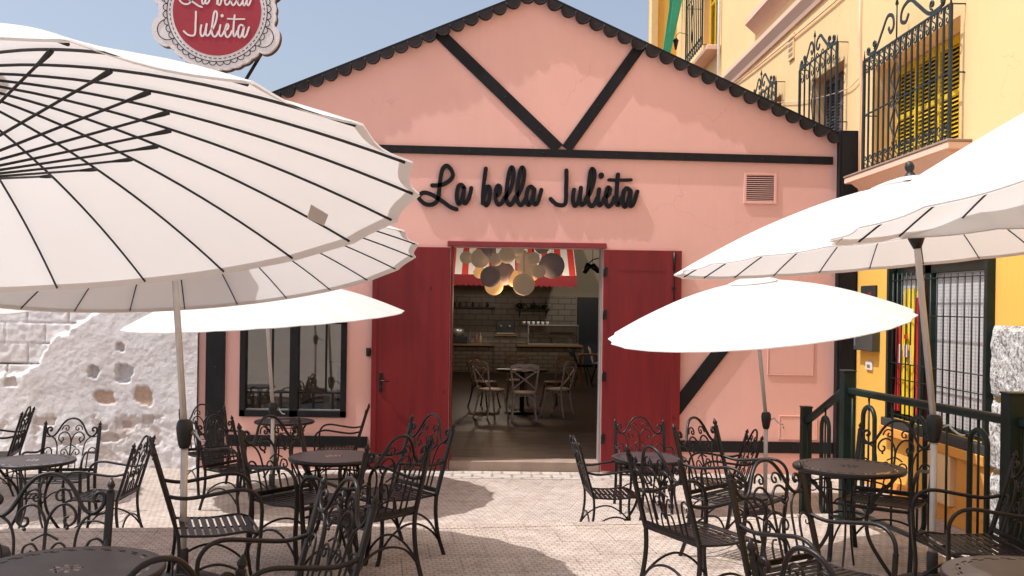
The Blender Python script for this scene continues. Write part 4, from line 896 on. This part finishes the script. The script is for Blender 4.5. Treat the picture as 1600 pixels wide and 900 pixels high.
# ------------------------------------------------------------------ parasols
RR=1.5; HH=.44; NR=24
def prof(k): return HH*(1-k**1.7)
def canopy_meshes():
    b=MB(); nk=14; sub=6; nt_=NR*sub; vs=[]
    ks=[.085+(1-.085)*i/nk for i in range(nk+1)]
    for k in ks:
        for j in range(nt_):
            a=TAU*j/nt_; fr_=(j%sub)/sub; s=math.sin(PI*fr_); rr=RR*k*(1-.018*s*max(0,(k-.55)/.45)**2)*(1-.006*s); z=prof(k)-.007*s*k+.005*noise.noise(V((math.cos(a)*3.1,math.sin(a)*3.1,k*4)))*math.sin(PI*min(1,k))+.0035*s*noise.noise(V((a*9,k*11,2)))*(1-k)
            vs.append((rr*math.cos(a),rr*math.sin(a),z))
    fs=[(i*nt_+j,i*nt_+(j+1)%nt_,(i+1)*nt_+(j+1)%nt_,(i+1)*nt_+j) for i in range(nk) for j in range(nt_)]
    b.add(vs,fs,True)
    can=b.mesh('canopy',M['canvas'])
    h=MB(); vs=[]
    for q,(kk,dz) in enumerate(((.976,-.005),(.990,-.006),(1.001,-.007))):
        for j in range(nt_):
            a=TAU*j/nt_; s=math.sin(PI*(j%sub)/sub); rr=RR*kk*(1-.018*s*max(0,(min(kk,1)-.55)/.45)**2)*(1-.006*s); vs.append((rr*math.cos(a),rr*math.sin(a),prof(min(kk,1))-.007*s*kk+dz))
    fs=[(i*nt_+j,i*nt_+(j+1)%nt_,(i+1)*nt_+(j+1)%nt_,(i+1)*nt_+j) for i in range(2) for j in range(nt_)]
    h.add(vs,fs,True); hem=h.mesh('hem',M['hem'])
    v=MB(); vs=[]
    for k,dz in ((.015,.045),(.06,.04),(.11,.028),(.16,.012)):
        for j in range(48): a=TAU*j/48; vs.append((RR*k*math.cos(a),RR*k*math.sin(a),prof(k)+dz))
    v.add(vs,[(i*48+j,i*48+(j+1)%48,(i+1)*48+(j+1)%48,(i+1)*48+j) for i in range(3) for j in range(48)],True); vent=v.mesh('vent_cap',M['canvas'])
    r=MB(); r.tube([(RR*k,0,prof(k)-.012) for k in [.03+.955*i/16 for i in range(17)]],.0046,6); rib=r.mesh('rib',M['black_plastic'])
    s=MB(); k=.485; e=V((RR*k,0,prof(k)-.016)); a=V((.045,0,.11)); s.tube([a,e],.0045,6); d=(e-a).normalized(); s.tube([e-d*.085,e-d*.02,e],[.0045,.0085,.008],6); strut=s.mesh('strut',M['black_plastic'])
    return can,hem,vent,rib,strut
CAN=canopy_meshes()
pm=MB(); pm.lathe([(.021,0),(.021,1)],12); POLE=pm.mesh('pole',M['alu'])
def parasol(c,n,gz,label,group='white parasols over the terrace',tp=1.0,rot=0.):
    c=V(c); n=V(n).normalized(); piv=c-n*tp
    root=empty('parasol',(piv.x,piv.y,gz),0,label,'parasol',group); off=V(root.location)
    q=n.to_track_quat('Z','Y').to_matrix().to_4x4()
    def ob(name,me,par,loc=(0,0,0)): o=bpy.data.objects.new(name,me); COL.objects.link(o); o.parent=par; o.location=loc; return o
    can=ob('canopy',CAN[0],root); can.matrix_local=Matrix.Translation(c-off)@q@Matrix.Rotation(rot,4,'Z')
    ob('hem',CAN[1],can); ob('vent_cap',CAN[2],can)
    for i in range(NR):
        o=ob('rib',CAN[3],can); o.rotation_euler=(0,0,TAU*i/NR); o=ob('strut',CAN[4],can); o.rotation_euler=(0,0,TAU*i/NR)
    f=MB(); f.lathe([(.05,HH+.02),(.035,HH+.05),(.018,HH+.07),(.028,HH+.09),(.03,HH+.105),(.02,HH+.13),(.004,HH+.14)],12); f.build('finial',M['black_plastic'],can)
    f=MB(); f.lathe([(.024,.03),(.05,.09),(.055,.115),(.05,.13)],14); f.build('runner',M['black_plastic'],can)
    u=ob('upper_pole',POLE,root); u.matrix_local=Matrix.Translation(piv-off)@n.to_track_quat('Z','Y').to_matrix().to_4x4()@Matrix.Diagonal((.95,.95,tp+HH,1))
    lp=ob('lower_pole',POLE,root); lp.matrix_local=Matrix.Diagonal((1.02,1.02,piv.z-gz,1))
    k=MB(); z=piv.z-gz; k.lathe([(.028,z-.09),(.036,z-.07),(.046,z-.01),(.050,z+.03),(.046,z+.06),(.038,z+.075),(.026,z+.08)],14); jn=k.build('tilt_joint',M['black_plastic'],root)
    k=MB(); k.tube(cr([(.04,-.01,z),(.075,-.03,z+.02),(.085,-.05,z-.0),(.12,-.08,z-.03),(.15,-.09,z-.035)],4),.007,6); k.build('crank',M['steel'],jn)
    k=MB(); k.lathe([(.032,.04),(.034,.25),(.028,.26)],12); k.build('sleeve',M['base_plastic'],root)
    k=MB(); k.lathe([(.245,0.001),(.25,.03),(.24,.06),(.18,.085),(.06,.10),(.05,.13)],28); k.build('base',M['base_plastic'],root)
    return root
big=parasol((-1.726,3.004,2.399),(-.095,.122,.988),ZP,'largest and nearest parasol at left, seen from below, its pole out of frame',rot=.02)
c_=V((-1.726,3.004,2.399)); n_=V((-.095,.122,.988)).normalized(); h_=.02
def onplane(x,y): d=ray(x,y); return CC+d*((c_+n_*h_-CC).dot(n_)/d.dot(n_))
tg=MB(); tq=[onplane(x,y) for x,y in ((486,320),(513,336),(506,353),(480,341))]; tg.add([p for p in tq]+[p+n_*.002 for p in tq],[(0,1,2,3),(7,6,5,4),(0,4,5,1),(1,5,6,2),(2,6,7,3),(3,7,4,0)])
o=tg.build('care_tag',M['hem'],big); o.location=-V(big.location)
parasol((-1.962,6.104,2.341),(-.121,.144,.982),ZP,'left parasol second nearest, open behind the nearest one, with its pole in full view',rot=.09)
parasol((-2.484,10.883,1.961),(-.066,-.054,.996),0,'sunlit parasol in front of the black framed facade window')
parasol((-6.35,10.55,1.93),(-.06,-.05,.996),0,'parasol by the white ruined wall, only its right tip in view at far left')
parasol((-3.5,6.75,2.98),(-.04,.10,.99),ZP,'parasol whose pole stands at the left edge of the photo, canopy hidden behind nearer ones',tp=1.55)
parasol((2.634,9.904,1.995),(-.132,-.093,.987),0,'white parasol in front of the right red door leaf and the pink wall',tp=.98)
parasol((2.62,6.111,2.508),(-.091,.042,.995),ZP,'right parasol with leaning pole and black finial before the yellow house',tp=1.08)
parasol((2.72,3.51,2.747),(-.209,.056,.976),ZP,'nearest parasol at the right edge, only its left half in view',tp=1.3,rot=.05)
# ------------------------------------------------------------------ iron chairs
def chair_proto():
    t=empty('garden_chair',(0,0,0))
    ba=lambda u,v,d=0: (u,-.20-v*.28+d,.42+v*.96)
    W=.265
    bk=MB()
    for s in (-1,1): bk.tube([ba(s*W,0),ba(s*W,.46)],0,8,flat=(.017,.011),up=(0,1,0))
    bk.tube([ba(-W,.03),ba(W,.03)],0,8,flat=(.016,.005),up=(0,1,0))
    # camel back
    half=[(0,.545),(.055,.53),(.098,.485),(.128,.43),(.155,.385),(.19,.362),(.222,.378),(.240,.41),(.236,.445),(.212,.455),(.196,.436),(.204,.418),(.216,.424)]
    full=[(-u,v) for u,v in half[::-1]]+half[1:]
    bk.tube(cr([ba(u,v) for u,v in full],4),.0100,7)
    th=.0068
    for s in (-1,1):
        def c2(pts,r=th,k=4): bk.tube(cr([ba(s*u,v) for u,v in pts],k),r,6)
        c2([(.19,.362),(.22,.358),(.255,.37)],.0065)
        # inner big C curves from the centre stem up under the arch, ending in a scroll
        c2([(.0,.30),(.012,.355),(.045,.40),(.085,.405),(.118,.375),(.122,.335),(.098,.312),(.078,.325),(.08,.347),(.093,.35)])
        # small scrolls under the arch
        c2([(.10,.43),(.085,.465),(.055,.475),(.034,.455),(.038,.43),(.056,.425),(.064,.44),(.055,.45)],.0058)
        # long stem from the flank down to the rail
        c2([(.19,.36),(.155,.33),(.132,.27),(.125,.18),(.122,.03)])
        # mid scrolls by the centre stem
        c2([(.0,.13),(.02,.19),(.05,.235),(.082,.225),(.088,.195),(.068,.178),(.052,.192),(.058,.207)],.0058)
        c2([(.0,.28),(.03,.265),(.055,.25)],.0055)
        # low arch by the post with its hook
        c2([(.258,.19),(.25,.225),(.222,.25),(.19,.24),(.176,.20),(.172,.12),(.17,.03)])
        c2([(.250,.205),(.236,.19),(.222,.198),(.226,.214)],.004)
        c2([(.062,.03),(.06,.10),(.045,.135),(.02,.135)],.0058)
    bk.tube([ba(0,.03),ba(0,.31)],0,8,flat=(.007,.005),up=(0,1,0))
    for s in (-1,1): bk.ball(ba(s*.09,.30),.009,6,5)
    b_=bk.build('backrest',M['iron'],t)
    for s in (-1,1):
        f=MB(); f.lathe([(.014,0),(.018,.008),(.010,.016),(.017,.028),(.018,.036),(.010,.05),(.003,.066)],10,Matrix.Translation(ba(s*W,.455))@Matrix.Rotation(.28,4,'X')); f.build('finial',M['iron'],b_)
    # seat
    st=MB(); ns=10
    for i in range(ns):
        y=-.165+i*.042; z=.420-.010*math.sin(PI*i/(ns-1)); w_=.015
        if i==ns-1: z=.405
        st.box((-.245,y-w_,z-.0025),(.245,y+w_,z+.0025))
    for s in (-1,1): st.tube(cr([(s*.25,-.2,.424),(s*.25,0,.410),(s*.25,.17,.424),(s*.25,.235,.405),(s*.25,.25,.38)],4),0,8,flat=(.004,.014),up=(0,0,1)) if False else st.tube(cr([(s*.252,-.21,.42),(s*.252,0,.408),(s*.252,.17,.420),(s*.252,.24,.400)],4),.008,6)
    st.tube(cr([(-.25,.238,.402),(0,.25,.398),(.25,.238,.402)],4),.009,6); st.tube([(-.25,-.20,.418),(.25,-.20,.418)],.008,6)
    st.tube(cr([(0,-.2,.412),(0,0,.402),(0,.23,.398)],4),.006,6); st.build('seat',M['iron'],t)
    for s in (-1,1):
        a=MB(); a.tube(cr([ba(s*W,.24,.0),(s*.272,-.16,.632),(s*.28,-.02,.648),(s*.285,.12,.668),(s*.285,.20,.652),(s*.283,.245,.60),(s*.278,.255,.53)],5),.0112,8)
        a.build('armrest',M['iron'],t)
        l=MB(); l.tube(cr([(s*.278,.255,.55),(s*.272,.25,.42),(s*.268,.235,.22),(s*.268,.255,.05),(s*.268,.27,.004)],5),0,8,flat=([.017]*8+[.012]*13),up=(0,1,0)) if False else l.tube(cr([(s*.278,.255,.55),(s*.272,.25,.42),(s*.268,.235,.22),(s*.268,.255,.05),(s*.268,.27,.004)],5),0,8,flat=(.015,.010),up=(0,1,0))
        l.lathe([(.015,0),(.012,.012)],8,Matrix.Translation((s*.268,.27,0))); l.build('leg',M['iron'],t)
        l=MB(); l.tube(cr([(s*.265,-.20,.43),(s*.265,-.195,.30),(s*.266,-.215,.15),(s*.268,-.255,.03),(s*.268,-.265,.004)],5),0,8,flat=(.015,.010),up=(0,1,0))
        l.lathe([(.015,0),(.012,.012)],8,Matrix.Translation((s*.268,-.265,0))); l.build('leg',M['iron'],t)
        b=MB(); b.tube(cr([(s*.268,-.245,.07),(s*.262,-.17,.17),(s*.258,-.06,.235),(s*.258,.05,.24),(s*.262,.16,.18),(s*.268,.245,.09)],4),.008,6); b.build('brace',M['iron'],t)
    b=MB(); b.tube(cr([(-.268,-.235,.09),(-.16,-.225,.205),(0,-.22,.245),(.16,-.225,.205),(.268,-.235,.09)],5),.008,6); b.build('brace',M['iron'],t)
    return t
proto=chair_proto(); used=[False]
def chair(bx,by,ang,z,label,group='black wrought iron chairs at the outdoor tables'):
    o=proto if not used[0] else copy_tree(proto); used[0]=True
    a=math.radians(ang); o.location=(bx+.0174*by+.2*math.cos(a),by+.2*math.sin(a),z); o.rotation_euler=(0,0,a-PI/2)
    tag(o,label,'chair',group); return o
chair(.94,5.71,25,ZP,'iron chair with its back to us, right of centre, alone on sunlit paving')
chair(-.67,7.08,218,ZP,'iron chair with back against the left red door leaf, nearest the doorway')
chair(-.765,6.09,138.7,ZP,'iron chair seen from behind in front of the small left centre table')
chair(-.84,4.42,214,ZP,'iron chair in left foreground with slanting back, just right of the parasol pole')
chair(-1.16,3.20,125,ZP,'nearest iron chair at the bottom left, only its arched top in view')
chair(1.12,3.36,30,ZP,'nearest iron chair at the bottom right, only its arched top and finial in view')
chair(1.42,5.07,-58,ZP,'iron chair facing us to the right, with its arched back before the large right table')
chair(2.86,5.60,176,ZP,'iron chair at the right edge by the railing post, facing left')
chair(2.72,7.02,231,ZP,'iron chair backed against the green railing behind the large right table')
chair(1.44,7.08,-45,ZP,'iron chair between the right parasol pole and the large right table, its back turned left')
chair(-2.06,4.40,-80,ZP,'large left foreground iron chair facing us behind the front left table')
chair(-1.94,5.82,20,ZP,'iron chair in profile immediately left of the crank parasol pole')
chair(-1.56,6.85,-37,ZP,'iron chair facing us beside the pole of the sunlit left parasol')
chair(.74,9.2,4,0,'iron chair in profile standing just right of the open doorway')
chair(1.42,10.75,-90,0,'iron chair facing us against the right red door leaf')
chair(2.3,9.85,181,0,'iron chair on the lower ground facing left before the low pink wall beam')
chair(-4.4,9.95,-86,0,'iron chair facing us against the white ruined wall')
chair(-3.38,8.85,181,0,'iron chair in profile facing left on sunlit paving beside the white wall table')
chair(-5.5,11.1,192,0,'iron chair at far left in the corner of the white wall, side on')
chair(-1.84,11.85,184,0,'iron chair in profile facing left between the facade window and the left door leaf')
chair(-3.50,11.5,-52,0,'iron chair against the thick black post at the edge of the white wall')
chair(-3.0,10.45,-28,0,'iron chair below the left edge of the facade window')
# ------------------------------------------------------------------ bistro tables
def table_proto(R_):
    t=empty('bistro_table',(0,0,0)); b=MB(); n=64; b.add([(0,0,.72)]+[(R_*math.cos(TAU*i/n),R_*math.sin(TAU*i/n),.72) for i in range(n)],[(0,i+1,(i+1)%n+1) for i in range(n)]); tp=b.build('tabletop',M['tabletop'],t)
    s=R_/.35
    r=MB(); r.lathe([(R_-.004,.7205),(R_+.006,.716),(R_+.008,.705),(R_+.002,.693),(R_-.006,.694)],64,caps=False); r.build('rim',M['iron'],tp)
    for i in range(4):
        a=PI/4+i*PI/2; l=MB(); pr=[(.31*s,.705),(.25*s,.62),(.16*s,.52),(.115*s,.40),(.13*s,.26),(.21*s,.12),(.29*s,.012)]
        l.tube(cr([(q*math.cos(a),q*math.sin(a),z) for q,z in pr],5),0,8,flat=(.012,.006),up=(-math.sin(a),math.cos(a),.001)); l.tube([(.15*s*math.cos(a),.15*s*math.sin(a),.71),(.118*s*math.cos(a),.118*s*math.sin(a),.42)],.0065,6)
        l.tube([((.235*s+q)*math.cos(a),(.235*s+q)*math.sin(a),z) for q,z in spiral((0,.60-.03),.045,.012,PI/2,1.1)],.0045,5)
        l.build('leg',M['iron'],t)
    g=MB()
    for z,rr in ((.40,.112*s),(.60,.235*s)): g.tube([(rr*math.cos(TAU*i/28),rr*math.sin(TAU*i/28),z) for i in range(28)],.006,6,closed=True)
    g.build('ring',M['iron'],t); return t
TPB=table_proto(.35); TPS=table_proto(.29); ut={}
def table(x,y,z,label,small=False,rz=0.):
    src=TPS if small else TPB; o=src if src not in ut else copy_tree(src); ut[src]=1
    o.location=(x+.0174*y,y,z); o.rotation_euler=(0,0,rz); tag(o,label,'table','round pierced metal tables'); return o
table(-1.67,3.78,ZP,'round iron table cut by the bottom left corner, nearest one',rz=.2)
table(2.05,3.78,ZP,'round iron table cut by the bottom right corner')
table(2.22,6.45,ZP,'round iron table in full view at right in front of the railing',rz=.3)
table(-1.17,6.62,ZP,'small round iron table left of centre in front of the left door leaf',True,.5)
table(-4.22,8.85,0,'round iron table at the left edge before the white wall',rz=.1)
table(-2.72,12.0,0,'round iron table right under the facade window',rz=.4)
table(1.33,9.45,0,'round iron table in front of the right red door leaf',rz=.2)
